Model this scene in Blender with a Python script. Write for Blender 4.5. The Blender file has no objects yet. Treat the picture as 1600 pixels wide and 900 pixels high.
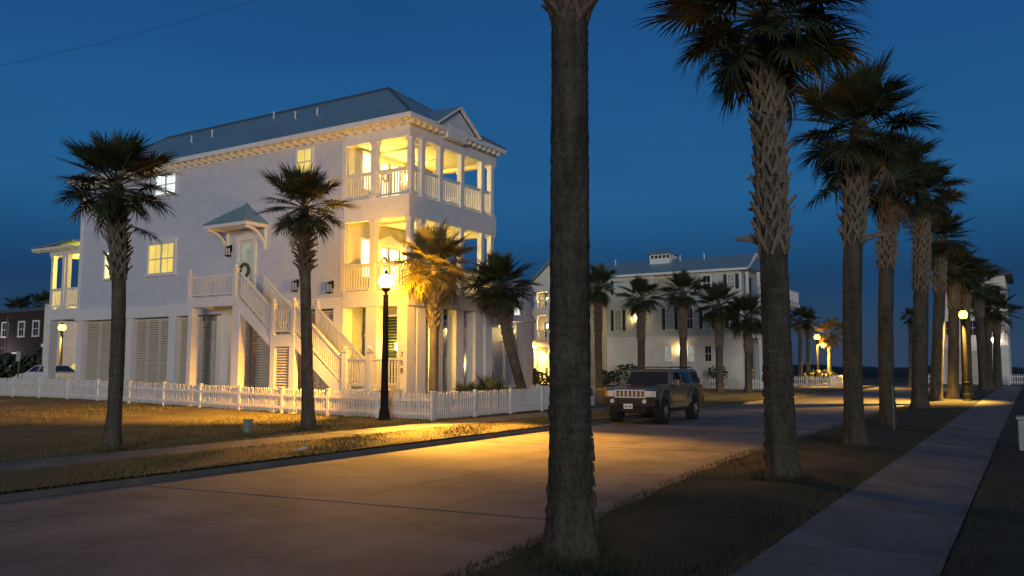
import bpy, bmesh, math, random
from mathutils import Vector, Matrix
from math import sin, cos, pi, radians as R_
random.seed(7)
scn = bpy.context.scene
C = scn.collection

# ---------------------------------------------------------------- camera, sky, sun, exposure
YAW, PITCH = R_(31.617), R_(5.364)
cam_d = bpy.data.cameras.new('camera'); cam = bpy.data.objects.new('camera', cam_d); C.objects.link(cam)
cam_d.sensor_width = 36; cam_d.lens = 29.475; cam_d.clip_start = .05; cam_d.clip_end = 6000
cam.location = (0, 0, 1.75); cam.rotation_euler = (pi/2 + PITCH, 0, YAW)
scn.camera = cam
W = bpy.data.worlds.new('World'); scn.world = W; W.use_nodes = True
wn, wl = W.node_tree.nodes, W.node_tree.links
bg = wn['Background']
sky = wn.new('ShaderNodeTexSky'); sky.sky_type = 'NISHITA'; sky.sun_disc = False
SUN_EL, SUN_AZ = 3.0, 150.0
sky.sun_elevation = R_(SUN_EL); sky.sun_rotation = R_(SUN_AZ)
sky.air_density = 1.0; sky.dust_density = .6; sky.ozone_density = 6.0
mul = wn.new('ShaderNodeMix'); mul.data_type = 'RGBA'; mul.blend_type = 'MULTIPLY'; mul.inputs[0].default_value = 1
mul.inputs[7].default_value = (1.6, 1.0, .95, 1)
wl.new(sky.outputs[0], mul.inputs[6])
# thin streaks of high cloud
tc = wn.new('ShaderNodeTexCoord'); mp = wn.new('ShaderNodeMapping'); mp.inputs['Scale'].default_value = (1.2, 1.2, 7)
wl.new(tc.outputs['Generated'], mp.inputs[0])
nz = wn.new('ShaderNodeTexNoise'); nz.inputs['Scale'].default_value = 2.2; nz.inputs['Detail'].default_value = 5
wl.new(mp.outputs[0], nz.inputs[0])
mr = wn.new('ShaderNodeMapRange'); mr.inputs[1].default_value = .3; mr.inputs[2].default_value = .75
mr.inputs[3].default_value = .94; mr.inputs[4].default_value = 1.07
wl.new(nz.outputs[0], mr.inputs[0])
mul2 = wn.new('ShaderNodeMix'); mul2.data_type = 'RGBA'; mul2.blend_type = 'MULTIPLY'; mul2.inputs[0].default_value = 1
wl.new(mr.outputs[0], mul2.inputs[7])
# blue hour: even twilight gradient by elevation, the same in every direction, over the dim Nishita dusk
sz = wn.new('ShaderNodeSeparateXYZ'); wl.new(tc.outputs['Generated'], sz.inputs[0])
rmp = wn.new('ShaderNodeValToRGB'); cr_ = rmp.color_ramp
for pos, col in ((.0, (.0150, .052, .120)), (.10, (.013, .070, .180)), (.20, (.018, .112, .265)), (.36, (.013, .083, .235)), (.6, (.007, .045, .150)), (1.0, (.005, .030, .10))):
    e_ = cr_.elements[0] if pos == 0 else (cr_.elements[1] if pos == 1 else cr_.elements.new(pos)); e_.color = (*[c/.15 for c in col], 1)
wl.new(sz.outputs[2], rmp.inputs[0])
mx = wn.new('ShaderNodeMix'); mx.data_type = 'RGBA'; mx.inputs[0].default_value = .8
wl.new(mul.outputs[2], mx.inputs[6]); wl.new(rmp.outputs[0], mx.inputs[7]); wl.new(mx.outputs[2], mul2.inputs[6])
wl.new(mul2.outputs[2], bg.inputs[0]); bg.inputs[1].default_value = .15
sd = bpy.data.lights.new('afterglow_sun', 'SUN'); sun = bpy.data.objects.new('afterglow_sun', sd); C.objects.link(sun)
sd.energy = 1.15; sd.angle = R_(16); sd.color = (1.0, .94, .83)
az, el = R_(SUN_AZ), R_(2.5)
sdir = Vector((sin(az)*cos(el), cos(az)*cos(el), sin(el)))
sun.rotation_euler = sdir.to_track_quat('Z', 'Y').to_euler()
scn.view_settings.view_transform = 'Standard'; scn.view_settings.look = 'None'
scn.view_settings.exposure = 0; scn.view_settings.gamma = 1
scn.render.engine = 'CYCLES'
scn.cycles.use_denoising = True
scn.cycles.max_bounces = 6; scn.cycles.sample_clamp_indirect = 4

# ---------------------------------------------------------------- materials
M = {}
def mat(name, col, rough=.7, var=.12, scale=4.0, bump=0, bscale=None, metal=0, detail=6, stretch=None, spec=.5, col2=None, coat=0):
    m = bpy.data.materials.new(name); m.use_nodes = True
    n, l = m.node_tree.nodes, m.node_tree.links
    p = n['Principled BSDF']; p.inputs['Roughness'].default_value = rough; p.inputs['Metallic'].default_value = metal
    p.inputs['Specular IOR Level'].default_value = spec
    if coat: p.inputs['Coat Weight'].default_value = coat; p.inputs['Coat Roughness'].default_value = .08
    t = n.new('ShaderNodeTexCoord'); mp = n.new('ShaderNodeMapping')
    if stretch: mp.inputs['Scale'].default_value = stretch
    l.new(t.outputs['Object'], mp.inputs[0])
    z = n.new('ShaderNodeTexNoise'); z.inputs['Scale'].default_value = scale; z.inputs['Detail'].default_value = detail
    l.new(mp.outputs[0], z.inputs[0])
    r = n.new('ShaderNodeValToRGB')
    c2 = col2 or tuple(min(1, c*(1+var)) for c in col)
    r.color_ramp.elements[0].color = (*[c*(1-var) for c in col], 1); r.color_ramp.elements[0].position = .32
    r.color_ramp.elements[1].color = (*c2, 1); r.color_ramp.elements[1].position = .68
    l.new(z.outputs[0], r.inputs[0]); l.new(r.outputs[0], p.inputs['Base Color'])
    if bump:
        b = n.new('ShaderNodeBump'); b.inputs['Strength'].default_value = bump; b.inputs['Distance'].default_value = .03
        z2 = n.new('ShaderNodeTexNoise'); z2.inputs['Scale'].default_value = bscale or scale*6; z2.inputs['Detail'].default_value = 5
        l.new(mp.outputs[0], z2.inputs[0]); l.new(z2.outputs[0], b.inputs['Height']); l.new(b.outputs[0], p.inputs['Normal'])
    M[name] = m; return m
def lapsiding(name, col, pitch=.15, axis=2, strength=.5, rough=.6, var=.05):
    m = mat(name, col, rough, var, 2.5)
    n, l = m.node_tree.nodes, m.node_tree.links; p = n['Principled BSDF']
    t = n.new('ShaderNodeTexCoord'); s = n.new('ShaderNodeSeparateXYZ'); l.new(t.outputs['Object'], s.inputs[0])
    d = n.new('ShaderNodeMath'); d.operation = 'DIVIDE'; d.inputs[1].default_value = pitch; l.new(s.outputs[axis], d.inputs[0])
    f = n.new('ShaderNodeMath'); f.operation = 'FRACT'; l.new(d.outputs[0], f.inputs[0])
    b = n.new('ShaderNodeBump'); b.inputs['Strength'].default_value = strength; b.inputs['Distance'].default_value = .02; b.invert = True
    l.new(f.outputs[0], b.inputs['Height']); l.new(b.outputs[0], p.inputs['Normal'])
    return m
def glow(name, col, strength, col2=None, scale=1.5, stretch=None):
    m = bpy.data.materials.new(name); m.use_nodes = True
    n, l = m.node_tree.nodes, m.node_tree.links; n.remove(n['Principled BSDF'])
    e = n.new('ShaderNodeEmission'); e.inputs[0].default_value = (*col, 1); e.inputs[1].default_value = strength
    if col2:
        t = n.new('ShaderNodeTexCoord'); mp = n.new('ShaderNodeMapping'); l.new(t.outputs['Object'], mp.inputs[0])
        if stretch: mp.inputs['Scale'].default_value = stretch
        z = n.new('ShaderNodeTexNoise'); z.inputs['Scale'].default_value = scale; l.new(mp.outputs[0], z.inputs[0])
        r = n.new('ShaderNodeValToRGB'); r.color_ramp.elements[0].position = .38; r.color_ramp.elements[1].position = .62
        r.color_ramp.elements[0].color = (*col, 1); r.color_ramp.elements[1].color = (*col2, 1)
        l.new(z.outputs[0], r.inputs[0]); l.new(r.outputs[0], e.inputs[0])
    l.new(e.outputs[0], n['Material Output'].inputs[0]); M[name] = m; return m

lapsiding('siding', (.62, .64, .71)); mat('white', (.80, .79, .77), .55, .05, 3)
mat('fence_white', (.76, .75, .72), .65, .14, 7); mat('porch_cream', (.76, .72, .62), .6, .05, 2)
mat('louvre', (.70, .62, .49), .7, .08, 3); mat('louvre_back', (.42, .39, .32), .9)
mat('roof_metal', (.20, .36, .43), .42, .06, 1.2, spec=.6, metal=.35)
mat('dark_roof', (.07, .10, .13), .6)
mat('black_metal', (.012, .011, .010), .75, spec=.2); mat('void', (.012, .011, .010), .9)
mat('concrete', (.195, .187, .176), .85, .16, .9, .25, 40); mat('walk_concrete', (.175, .172, .17), .85, .14, 1.1, .2, 45)
def weather(name, crack=.30, stain=.45):           # old concrete: cracks, blotches, oil drips
    m = M[name]; n, l = m.node_tree.nodes, m.node_tree.links; p = n['Principled BSDF']; src = p.inputs['Base Color'].links[0].from_socket
    t = n.new('ShaderNodeTexCoord')
    nzz = n.new('ShaderNodeTexNoise'); nzz.inputs['Scale'].default_value = 1.1; nzz.inputs['Detail'].default_value = 8; l.new(t.outputs['Object'], nzz.inputs[0])
    ad = n.new('ShaderNodeMix'); ad.data_type = 'RGBA'; ad.inputs[0].default_value = .22; l.new(t.outputs['Object'], ad.inputs[6]); l.new(nzz.outputs[1], ad.inputs[7])
    v = n.new('ShaderNodeTexVoronoi'); v.feature = 'DISTANCE_TO_EDGE'; v.inputs['Scale'].default_value = crack; l.new(ad.outputs[2], v.inputs[0])
    r = n.new('ShaderNodeValToRGB'); r.color_ramp.elements[0].color = (.66, .65, .64, 1); r.color_ramp.elements[0].position = 0; r.color_ramp.elements[1].color = (1, 1, 1, 1); r.color_ramp.elements[1].position = .006
    l.new(v.outputs[0], r.inputs[0])
    s = n.new('ShaderNodeTexNoise'); s.inputs['Scale'].default_value = .7; s.inputs['Detail'].default_value = 9; s.inputs['Roughness'].default_value = .68; l.new(t.outputs['Object'], s.inputs[0])
    r2 = n.new('ShaderNodeValToRGB'); r2.color_ramp.elements[0].position = .36; r2.color_ramp.elements[0].color = (1-stain, 1-stain, 1-stain, 1); r2.color_ramp.elements[1].position = .56; r2.color_ramp.elements[1].color = (1.06, 1.05, 1.03, 1)
    l.new(s.outputs[0], r2.inputs[0])
    a = n.new('ShaderNodeMix'); a.data_type = 'RGBA'; a.blend_type = 'MULTIPLY'; a.inputs[0].default_value = 1; b = n.new('ShaderNodeMix'); b.data_type = 'RGBA'; b.blend_type = 'MULTIPLY'; b.inputs[0].default_value = 1
    l.new(src, a.inputs[6]); l.new(r.outputs[0], a.inputs[7]); l.new(a.outputs[2], b.inputs[6]); l.new(r2.outputs[0], b.inputs[7]); l.new(b.outputs[2], p.inputs['Base Color'])
weather('concrete', .28, .38); weather('walk_concrete', .7, .4)
mat('kerb_concrete', (.15, .14, .125), .9, .2, 2); mat('joint', (.06, .055, .05), .95)
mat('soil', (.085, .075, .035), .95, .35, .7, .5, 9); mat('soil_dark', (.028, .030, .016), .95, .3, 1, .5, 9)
mat('sand', (.2, .18, .14), .95, .2, .3)
def grassmat(name, a, b):
    m = mat(name, a, .8, .25, .5, col2=b); return m
grassmat('grass_dry', (.13, .115, .04), (.23, .20, .075)); grassmat('grass_green', (.035, .045, .016), (.085, .085, .032))
def barkmat(name, col):
    m = bpy.data.materials.new(name); m.use_nodes = True; n, l = m.node_tree.nodes, m.node_tree.links
    p = n['Principled BSDF']; p.inputs['Roughness'].default_value = .95; p.inputs['Specular IOR Level'].default_value = .2
    t = n.new('ShaderNodeTexCoord')
    def noise(scale, st, det=6, dist=0):
        mp = n.new('ShaderNodeMapping'); mp.inputs['Scale'].default_value = st; l.new(t.outputs['Object'], mp.inputs[0])
        z = n.new('ShaderNodeTexNoise'); z.inputs['Scale'].default_value = scale; z.inputs['Detail'].default_value = det; z.inputs['Distortion'].default_value = dist; l.new(mp.outputs[0], z.inputs[0]); return z.outputs[0]
    patch = noise(3, (1, 1, .6)); fiss = noise(9, (1, 1, .10), 4, .6); rings = noise(11, (.10, .10, 1), 5, .4); fine = noise(60, (1, 1, .5), 4)
    def mth(op, a, b):
        q = n.new('ShaderNodeMath'); q.operation = op
        for i, v in enumerate((a, b)):
            if isinstance(v, (int, float)): q.inputs[i].default_value = v
            else: l.new(v, q.inputs[i])
        return q.outputs[0]
    mid_ = noise(22, (1, 1, .8), 6, .8); hgt = mth('ADD', mth('ADD', mth('ADD', mth('MULTIPLY', fiss, .7), mth('MULTIPLY', rings, .40)), mth('MULTIPLY', fine, .35)), mth('MULTIPLY', mid_, .75))
    r = n.new('ShaderNodeValToRGB'); e = r.color_ramp.elements
    e[0].position = .76; e[0].color = (*[c*.62 for c in col], 1); e[1].position = 1.0; e[1].color = (*[c*1.2 for c in col], 1)
    mid = e.new(.89); mid.color = (*[c*.9 for c in col], 1)
    l.new(mth('MULTIPLY', hgt, .82), r.inputs[0])
    mx = n.new('ShaderNodeMix'); mx.data_type = 'RGBA'; mx.blend_type = 'MULTIPLY'; mx.inputs[0].default_value = .8
    r2 = n.new('ShaderNodeValToRGB'); r2.color_ramp.elements[0].position = .35; r2.color_ramp.elements[0].color = (.62, .66, .58, 1); r2.color_ramp.elements[1].position = .65; r2.color_ramp.elements[1].color = (1.15, 1.1, 1.05, 1)
    l.new(patch, r2.inputs[0]); l.new(r.outputs[0], mx.inputs[6]); l.new(r2.outputs[0], mx.inputs[7]); l.new(mx.outputs[2], p.inputs['Base Color'])
    b = n.new('ShaderNodeBump'); b.inputs['Strength'].default_value = 1; b.inputs['Distance'].default_value = .045; l.new(hgt, b.inputs['Height']); l.new(b.outputs[0], p.inputs['Normal'])
    M[name] = m
barkmat('bark', (.12, .11, .09)); barkmat('bark_dark', (.090, .082, .066))
mat('boot', (.19, .16, .115), .85, .3, 5, .4, 30, stretch=(1, 1, .4)); mat('boot_red', (.15, .10, .07), .85, .3, 5, .4, 30)
def leafmat(name, a, b):
    m = mat(name, a, .55, .3, 3.5, col2=b, spec=.4)
    return m
leafmat('frond', (.022, .034, .014), (.055, .07, .028)); leafmat('frond_lamplit', (.13, .115, .045), (.25, .20, .08)); leafmat('frond_pale', (.06, .085, .03), (.13, .14, .06))  # the golden frond tone puts amber lamplight into the leaf colour
leafmat('frond_dead', (.10, .065, .03), (.18, .12, .06)); mat('stalk', (.09, .10, .035), .6)
mat('shrub', (.03, .045, .02), .7, .4, 6)
mat('brick_red', (.045, .024, .020), .85, .2, 6); lapsiding('grey_siding', (.58, .61, .56)); mat('grey_stucco', (.80, .78, .70), .8, .06, 1)
lapsiding('pale_siding', (.78, .75, .66)); mat('shutter', (.020, .035, .035), .6); lapsiding('cream_siding', (.60, .54, .42))
lapsiding('lavender_siding', (.44, .42, .46)); mat('garage', (.58, .50, .46), .6, .05)
mat('glass_dark', (.02, .025, .03), .06, .1, spec=.8); mat('glass_pale', (.40, .46, .40), .12, .1)
mat('door_wood', (.72, .72, .62), .5, .04); mat('wreath', (.10, .07, .035), .9, .4, 12, .6)
mat('car_paint', (.145, .143, .128), .35, .03, 2, metal=.35, coat=.7); mat('car_white', (.75, .75, .76), .3, .03, coat=.5)
mat('car_black', (.018, .017, .017), .55, .2, 5); mat('tyre', (.016, .016, .016), .85, .2, 8); mat('chrome', (.75, .74, .72), .16, .02, metal=1)
mat('rim', (.52, .52, .53), .28, .03, metal=.9); mat('silver', (.72, .71, .69), .3, .03, metal=.25); mat('lens', (.72, .72, .70), .12, .05, spec=.9); mat('amber', (.7, .25, .05), .25, .05)
mat('plate', (.75, .76, .76), .5, .04); mat('plate_ink', (.06, .09, .25), .6); mat('car_glass', (.010, .010, .012), .04, .1, spec=.9)
mat('tail_red', (.35, .02, .02), .25); mat('paper', (.75, .74, .70), .8, .05); mat('utility_green', (.24, .32, .27), .6, .1)
mat('utility_white', (.40, .43, .43), .55, .06); mat('chalk', (.62, .6, .55), .9, .1); mat('ink', (.16, .12, .07), .6)
mat('hedge', (.010, .014, .009), .95, .3, .8); mat('wire', (.01, .01, .012), .8); mat('pole_grey', (.14, .14, .14), .6); mat('water', (.03, .05, .08), .15, .1, .2)
WARM, AMBER = (1, .78, .36), (1, .52, .12)
glow('pane_warm', (1, .80, .26), 1.5, (1, .93, .50), 1.6, (1.2, 1.2, .3)); glow('pane_cool', (.93, 1, .86), 1.3, (.75, .95, .95), 1.2)
glow('pane_bright', (1, .88, .45), 3.2, (1, .78, .30), 1.2); glow('pane_gold', (1, .74, .16), 1.0, (.85, .62, .16), 1.5)
glow('pane_dim', (.85, .90, .72), .35, (.55, .62, .55), 2); glow('lamp_globe', (1, .45, .012), 560); glow('lamp_globe_far', (1, .45, .017), 45); glow('lamp_globe_dim', (1, .48, .06), 12)
glow('sconce_glass', (1, .62, .07), 560); glow('house_lantern', (1, .68, .22), 170); glow('sconce_white', (1, .85, .65), 400); glow('white_bulb', (.9, .95, 1), 22); glow('small_bulb', (1, .85, .55), 9); glow('sconce_dim', (.8, .75, .6), .25)

# ---------------------------------------------------------------- mesh helpers
BASE = {}
def prop(o, label=None, cat=None, group=None, kind=None):
    if label: o['label'] = label
    if cat: o['category'] = cat
    if group: o['group'] = group
    if kind: o['kind'] = kind
    return o
def thing(name, label, cat, loc=(0, 0, 0), group=None, rz=0):
    o = bpy.data.objects.new(name, None); o.empty_display_size = .2; C.objects.link(o)
    o.location = loc; o.rotation_euler = (0, 0, rz); BASE[o] = Vector(loc) if not rz else Vector((0, 0, 0))
    return prop(o, label, cat, group)
class MB:
    def __init__(s): s.v = []; s.f = []; s.mi = []; s.m = 0
    def add(s, vs, fs):
        k = len(s.v); s.v += [tuple(v) for v in vs]; s.f += [tuple(i+k for i in f) for f in fs]; s.mi += [s.m]*len(fs); return s
    def box(s, x0, x1, y0, y1, z0, z1):
        return s.hexa([(x0,y0,z0),(x1,y0,z0),(x1,y1,z0),(x0,y1,z0),(x0,y0,z1),(x1,y0,z1),(x1,y1,z1),(x0,y1,z1)])
    def hexa(s, v): return s.add(v, [(0,3,2,1),(4,5,6,7),(0,1,5,4),(1,2,6,5),(2,3,7,6),(3,0,4,7)])
    def fbox(s, fr, u0, u1, v0, v1, w0, w1):
        o, ud, wd = fr; o = Vector(o); ud = Vector(ud); wd = Vector(wd); up = Vector((0, 0, 1))
        P = lambda u, v, w: tuple(o + ud*u + up*v + wd*w)
        return s.hexa([P(u0,v0,w0),P(u1,v0,w0),P(u1,v0,w1),P(u0,v0,w1),P(u0,v1,w0),P(u1,v1,w0),P(u1,v1,w1),P(u0,v1,w1)])
    def bar(s, a, b, w, h=None, up=(0, 0, 1)):
        a = Vector(a); b = Vector(b); h = h or w; d = (b-a).normalized(); sd = d.cross(Vector(up))
        if sd.length < 1e-4: sd = d.cross(Vector((1, 0, 0)))
        sd.normalize(); u = sd.cross(d); sd *= w/2; u *= h/2
        return s.hexa([a-sd-u, a+sd-u, b+sd-u, b-sd-u, a-sd+u, a+sd+u, b+sd+u, b-sd+u])
    def tube(s, pts, rad, n=8, cap=True):
        pts = [Vector(p) for p in pts]; rs = rad if hasattr(rad, '__len__') else [rad]*len(pts); k = len(s.v); vs = []; fs = []
        for i, p in enumerate(pts):
            d = (pts[min(i+1, len(pts)-1)] - pts[max(i-1, 0)]).normalized(); a = d.cross(Vector((.31, .2, .93)))
            if a.length < .05: a = d.cross(Vector((1, 0, 0)))
            a.normalize(); b = d.cross(a)
            for j in range(n): t = 2*pi*j/n; vs.append(p + (a*cos(t) + b*sin(t))*rs[i])
        for i in range(len(pts)-1):
            for j in range(n): fs.append((i*n+j, i*n+(j+1) % n, (i+1)*n+(j+1) % n, (i+1)*n+j))
        if cap: fs += [tuple(range(n))[::-1], tuple(range((len(pts)-1)*n, len(pts)*n))]
        return s.add(vs, fs)
    def lathe(s, prof, c=(0, 0, 0), n=12, axis='z'):
        vs = []; fs = []
        for r, z in prof:
            for j in range(n):
                t = 2*pi*j/n; a, b = r*cos(t), r*sin(t)
                q = (a, b, z) if axis == 'z' else ((z, a, b) if axis == 'x' else (a, z, b)); vs.append((q[0]+c[0], q[1]+c[1], q[2]+c[2]))
        m = len(prof)
        for i in range(m-1):
            for j in range(n): fs.append((i*n+j, i*n+(j+1) % n, (i+1)*n+(j+1) % n, (i+1)*n+j))
        fs += [tuple(range(n))[::-1], tuple(range((m-1)*n, m*n))]
        return s.add(vs, fs)
    def prism(s, poly, a0, a1, axis='x'):
        n = len(poly)
        P = (lambda p, a: (a, p[0], p[1])) if axis == 'x' else ((lambda p, a: (p[0], a, p[1])) if axis == 'y' else (lambda p, a: (p[0], p[1], a)))
        vs = [P(p, a0) for p in poly] + [P(p, a1) for p in poly]
        return s.add(vs, [tuple(range(n)), tuple(range(n, 2*n))[::-1]] + [(i, n+i, n+(i+1) % n, (i+1) % n) for i in range(n)])
    def quad(s, *p): return s.add(p, [tuple(range(len(p)))])
    def mesh(s, name, mats, off=(0, 0, 0), smooth=False, fix=True):
        me = bpy.data.meshes.new(name); o = Vector(off)
        me.from_pydata([tuple(Vector(v) - o) for v in s.v] if o.length else s.v, [], s.f)
        mats = mats if isinstance(mats, (list, tuple)) else [mats]
        for m in mats: me.materials.append(M[m])
        if len(mats) > 1: me.polygons.foreach_set('material_index', s.mi)
        if fix:
            bm = bmesh.new(); bm.from_mesh(me); bmesh.ops.recalc_face_normals(bm, faces=bm.faces); bm.to_mesh(me); bm.free()
        if smooth: me.polygons.foreach_set('use_smooth', [True]*len(me.polygons))
        me.update(); return me
    def build(s, name, mats, parent=None, smooth=False, bevel=0, fix=True):
        off = BASE.get(parent, Vector((0, 0, 0))) if parent else Vector((0, 0, 0))
        o = bpy.data.objects.new(name, s.mesh(name, mats, off, smooth, fix)); C.objects.link(o); o.parent = parent; BASE[o] = off
        if bevel:
            b = o.modifiers.new('bevel', 'BEVEL'); b.width = bevel; b.segments = 2; b.limit_method = 'ANGLE'
            o.data.polygons.foreach_set('use_smooth', [False]*len(o.data.polygons))
        return o
def inst(name, me, parent, loc, rot=None, scale=None):
    o = bpy.data.objects.new(name, me); C.objects.link(o); o.parent = parent
    o.location = Vector(loc) - (BASE.get(parent, Vector((0, 0, 0))) if parent else Vector((0, 0, 0)))
    if rot is not None: o.rotation_euler = rot
    if scale is not None: o.scale = scale if hasattr(scale, '__len__') else (scale,)*3
    BASE[o] = Vector((0, 0, 0)); return o
_cache = {}
def cached(key, fn):
    if key not in _cache: _cache[key] = fn()
    return _cache[key]
def smooth01(t): t = max(0, min(1, t)); return t*t*(3-2*t)
def gz(x, y): return .30*smooth01((-17.2 - x)/24) if x < -17.2 else 0

# ---------------------------------------------------------------- the setting
XL, XR = -12.08, -4.75           # road edges at the kerbs; road surface 0.1 below the verges
def xr(y): return -4.95 + .85*(1 - smooth01((y - 4)/13))
ZR = -.10
g = MB()
xs = [-2500, -600, -200, -110, -80] + [-70 + 2.0*i for i in range(27)] + [-16.5, -16]
g2 = MB()
def sheet(mb, xs, ys, zf):
    n = len(xs); mb.add([(x, y, zf(x, y)) for y in ys for x in xs], [(j*n+i, j*n+i+1, (j+1)*n+i+1, (j+1)*n+i) for j in range(len(ys)-1) for i in range(n-1)])
base_ys = [-400, -60, -20, 0, 10, 20, 30, 40, 60, 80, 120, 250, 600, 2500]
sheet(g, [-2500, -600, -200, -110] + [-100 + 3*i for i in range(60)] + [100, 250, 700, 2500], base_ys, lambda x, y: gz(x, y) - .02 if x < -15 else -.16)
gr = g.build('ground', 'soil'); prop(gr, kind='structure')
lawn = MB(); sheet(lawn, [-72 + 1.5*i for i in range(37)] + [-15.95], [-8 + 2*i for i in range(47)], lambda x, y: gz(x, y) + .03*sin(x*.7+y*.35) * (1 if x < -17 else 0))
prop(lawn.build('lawn', 'soil', fix=False), kind='structure')
# the verges: left one slopes to the kerb, right one is bumpy
vl = MB(); sheet(vl, [XL - .02, -12.2, -12.7, -13.3, -14.0, -14.42], [-8 + 1.0*i for i in range(91)], lambda x, y: (.0 if x > -12 else .04 + .03*sin(y*1.3 + x*2)*(1 if -14.3 < x < -12.1 else 0)))
prop(vl.build('verge_street_far_side', 'soil', fix=False), kind='structure')
vr = MB(); ysv = [-3 + .5*i for i in range(180)]
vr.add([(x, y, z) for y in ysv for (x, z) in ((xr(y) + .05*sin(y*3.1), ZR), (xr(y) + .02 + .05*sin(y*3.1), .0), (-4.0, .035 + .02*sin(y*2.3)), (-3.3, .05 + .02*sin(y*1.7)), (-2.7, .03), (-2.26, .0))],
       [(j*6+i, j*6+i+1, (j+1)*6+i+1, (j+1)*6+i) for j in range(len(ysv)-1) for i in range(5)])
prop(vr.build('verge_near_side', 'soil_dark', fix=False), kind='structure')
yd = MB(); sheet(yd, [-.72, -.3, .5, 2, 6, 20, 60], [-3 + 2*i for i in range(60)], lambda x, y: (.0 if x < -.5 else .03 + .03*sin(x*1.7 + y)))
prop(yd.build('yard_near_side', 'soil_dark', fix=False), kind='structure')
# road of concrete slabs with recessed joints
rd = MB().box(XL, XR + .8, -60, 84, -.5, ZR - .012); road = rd.build('road', 'joint'); prop(road, kind='structure')
slab_len = 9.14
yj = 8.32 - slab_len
xm = -8.33
for k in range(9):
    y0 = yj + slab_len*k; y1 = y0 + slab_len
    for a, b in ((XL, xm), (xm, XR + .75)):
        sk = .07
        mb = MB(); x0, x1 = a + .006, b - .006
        sy = lambda x: sk*(x - XL)*1.6
        mb.hexa([(x0, y0+.035+sy(x0), -.3), (x1, y0+.035+sy(x1), -.3), (x1, y1-.035+sy(x1), -.3), (x0, y1-.035+sy(x0), -.3), (x0, y0+.035+sy(x0), ZR), (x1, y0+.035+sy(x1), ZR), (x1, y1-.035+sy(x1), ZR), (x0, y1-.035+sy(x0), ZR)])
        mb.build('road_slab', 'concrete', road)
cs = MB().box(-90, 40, 84, 93, -.5, ZR + .004); prop(cs.build('cross_street', 'concrete'), kind='structure')
kb = MB()
kb.prism([(XL - .15, -.3), (XL, -.3), (XL, -.03), (XL - .03, .0), (XL - .15, .004)], -8, 82, 'y')
prop(kb.build('kerb', 'kerb_concrete'), kind='structure')
def sidewalk(name, x0, x1, ya, yb, step, y_first, z=.012):
    b = MB().box(x0 + .01, x1 - .01, ya, yb, -.2, z - .02); sw = b.build(name, 'joint'); prop(sw, kind='structure')
    me = MB().box(-(x1-x0)/2, (x1-x0)/2, 0, step - .025, -.1, 0).mesh('sidewalk_panel', 'walk_concrete')
    y = y_first; i = 0
    while y < yb:
        o = inst('sidewalk_panel', me, sw, ((x0+x1)/2, y, z + random.uniform(-.004, .004))); o.rotation_euler = (random.uniform(-.002, .002), random.uniform(-.003, .003), 0)
        y += step
    return sw
sidewalk('sidewalk_near_side', -2.24, -.74, -3, 80, 2.45, 8.72 - 2.45*4)
sidewalk('sidewalk_far_side', -15.85, -14.42, -8, 80, 1.52, -8, .03)
dune = MB()
n = 120
dv = []
for j, (dy, h0) in enumerate(((0, 0), (5, 1.1), (14, 1.9), (30, 2.1), (60, .5))):
    for i in range(n):
        x = -260 + 460*i/(n-1); hh = h0*(.88 + .14*sin(i*.9) + .1*sin(i*2.3 + 1) + random.uniform(-.05, .05)); dv.append((x, 150 + dy + 4*sin(i*.4), hh))
dune.add(dv, [(j*n+i, j*n+i+1, (j+1)*n+i+1, (j+1)*n+i) for j in range(4) for i in range(n-1)])
prop(dune.build('dunes', 'hedge', fix=False), kind='structure')
sea = MB().quad((-3000, 230, -.12), (3000, 230, -.12), (3000, 3000, -.12), (-3000, 3000, -.12)); prop(sea.build('water', 'water', fix=False), kind='structure')

# grass: single blades, too many to count
def grass(name, mats, n, xf, yf, zf, hmin, hmax, w, dens=None):
    mb = MB(); rnd = random.Random(hash(name) % 1000 + 3)
    rnd = random.Random(len(name)*7 + n)
    vs = []; fs = []
    for i in range(n):
        y = yf(rnd); x = xf(rnd, y)
        if dens and not dens(x, y, rnd): continue
        z = zf(x, y); h = rnd.uniform(hmin, hmax); t = rnd.uniform(0, pi); dx, dy = cos(t)*w/2, sin(t)*w/2
        lx, ly = rnd.gauss(0, .5)*h, rnd.gauss(0, .5)*h
        k = len(vs); vs += [(x-dx, y-dy, z-.01), (x+dx, y+dy, z-.01), (x+lx, y+ly, z+h)]; fs.append((k, k+1, k+2))
    mb.add(vs, fs); o = mb.build(name, mats, fix=False); return prop(o, kind='stuff')
pw = lambda a, b, e: (lambda r: a + (b-a)*r.random()**e)
clump = lambda x, y, r: r.random() < .35 + .65*(.5 + .5*sin(x*3.1 + 1.3*sin(y*2.2)) * sin(y*2.7 + x))
grass('grass', 'grass_green', 70000, lambda r, y: r.uniform(xr(y) - .07, -2.2), pw(3.6, 40, 2.2), lambda x, y: .03, .02, .075, .008, clump)
def ring(cx, cy, rr):
    st = {}
    def fy_(r): st['a'] = r.uniform(0, 2*pi); st['d'] = rr*(1 + abs(r.gauss(0, .45))); return cy + sin(st['a'])*st['d']
    return (lambda r, y: cx + cos(st['a'])*st['d']), fy_
for px_, py_, rr_ in ((-3.62, 6.9, .30), (-3.33, 13.3, .29), (-3.27, 19.3, .26), (-16.68, 10.9, .22), (-17.38, 17.3, .25)):
    fx_, fy_ = ring(px_, py_, rr_); grass('grass', 'grass_green' if px_ > -10 else 'grass_dry', 1400 + int(px_), fx_, fy_, lambda x, y: .03, .04, .13, .009)
grass('grass', 'grass_green', 22000, lambda r, y: r.uniform(-.8, 2.5), pw(4.5, 40, 2.0), lambda x, y: .02, .02, .08, .009, clump)
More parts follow.
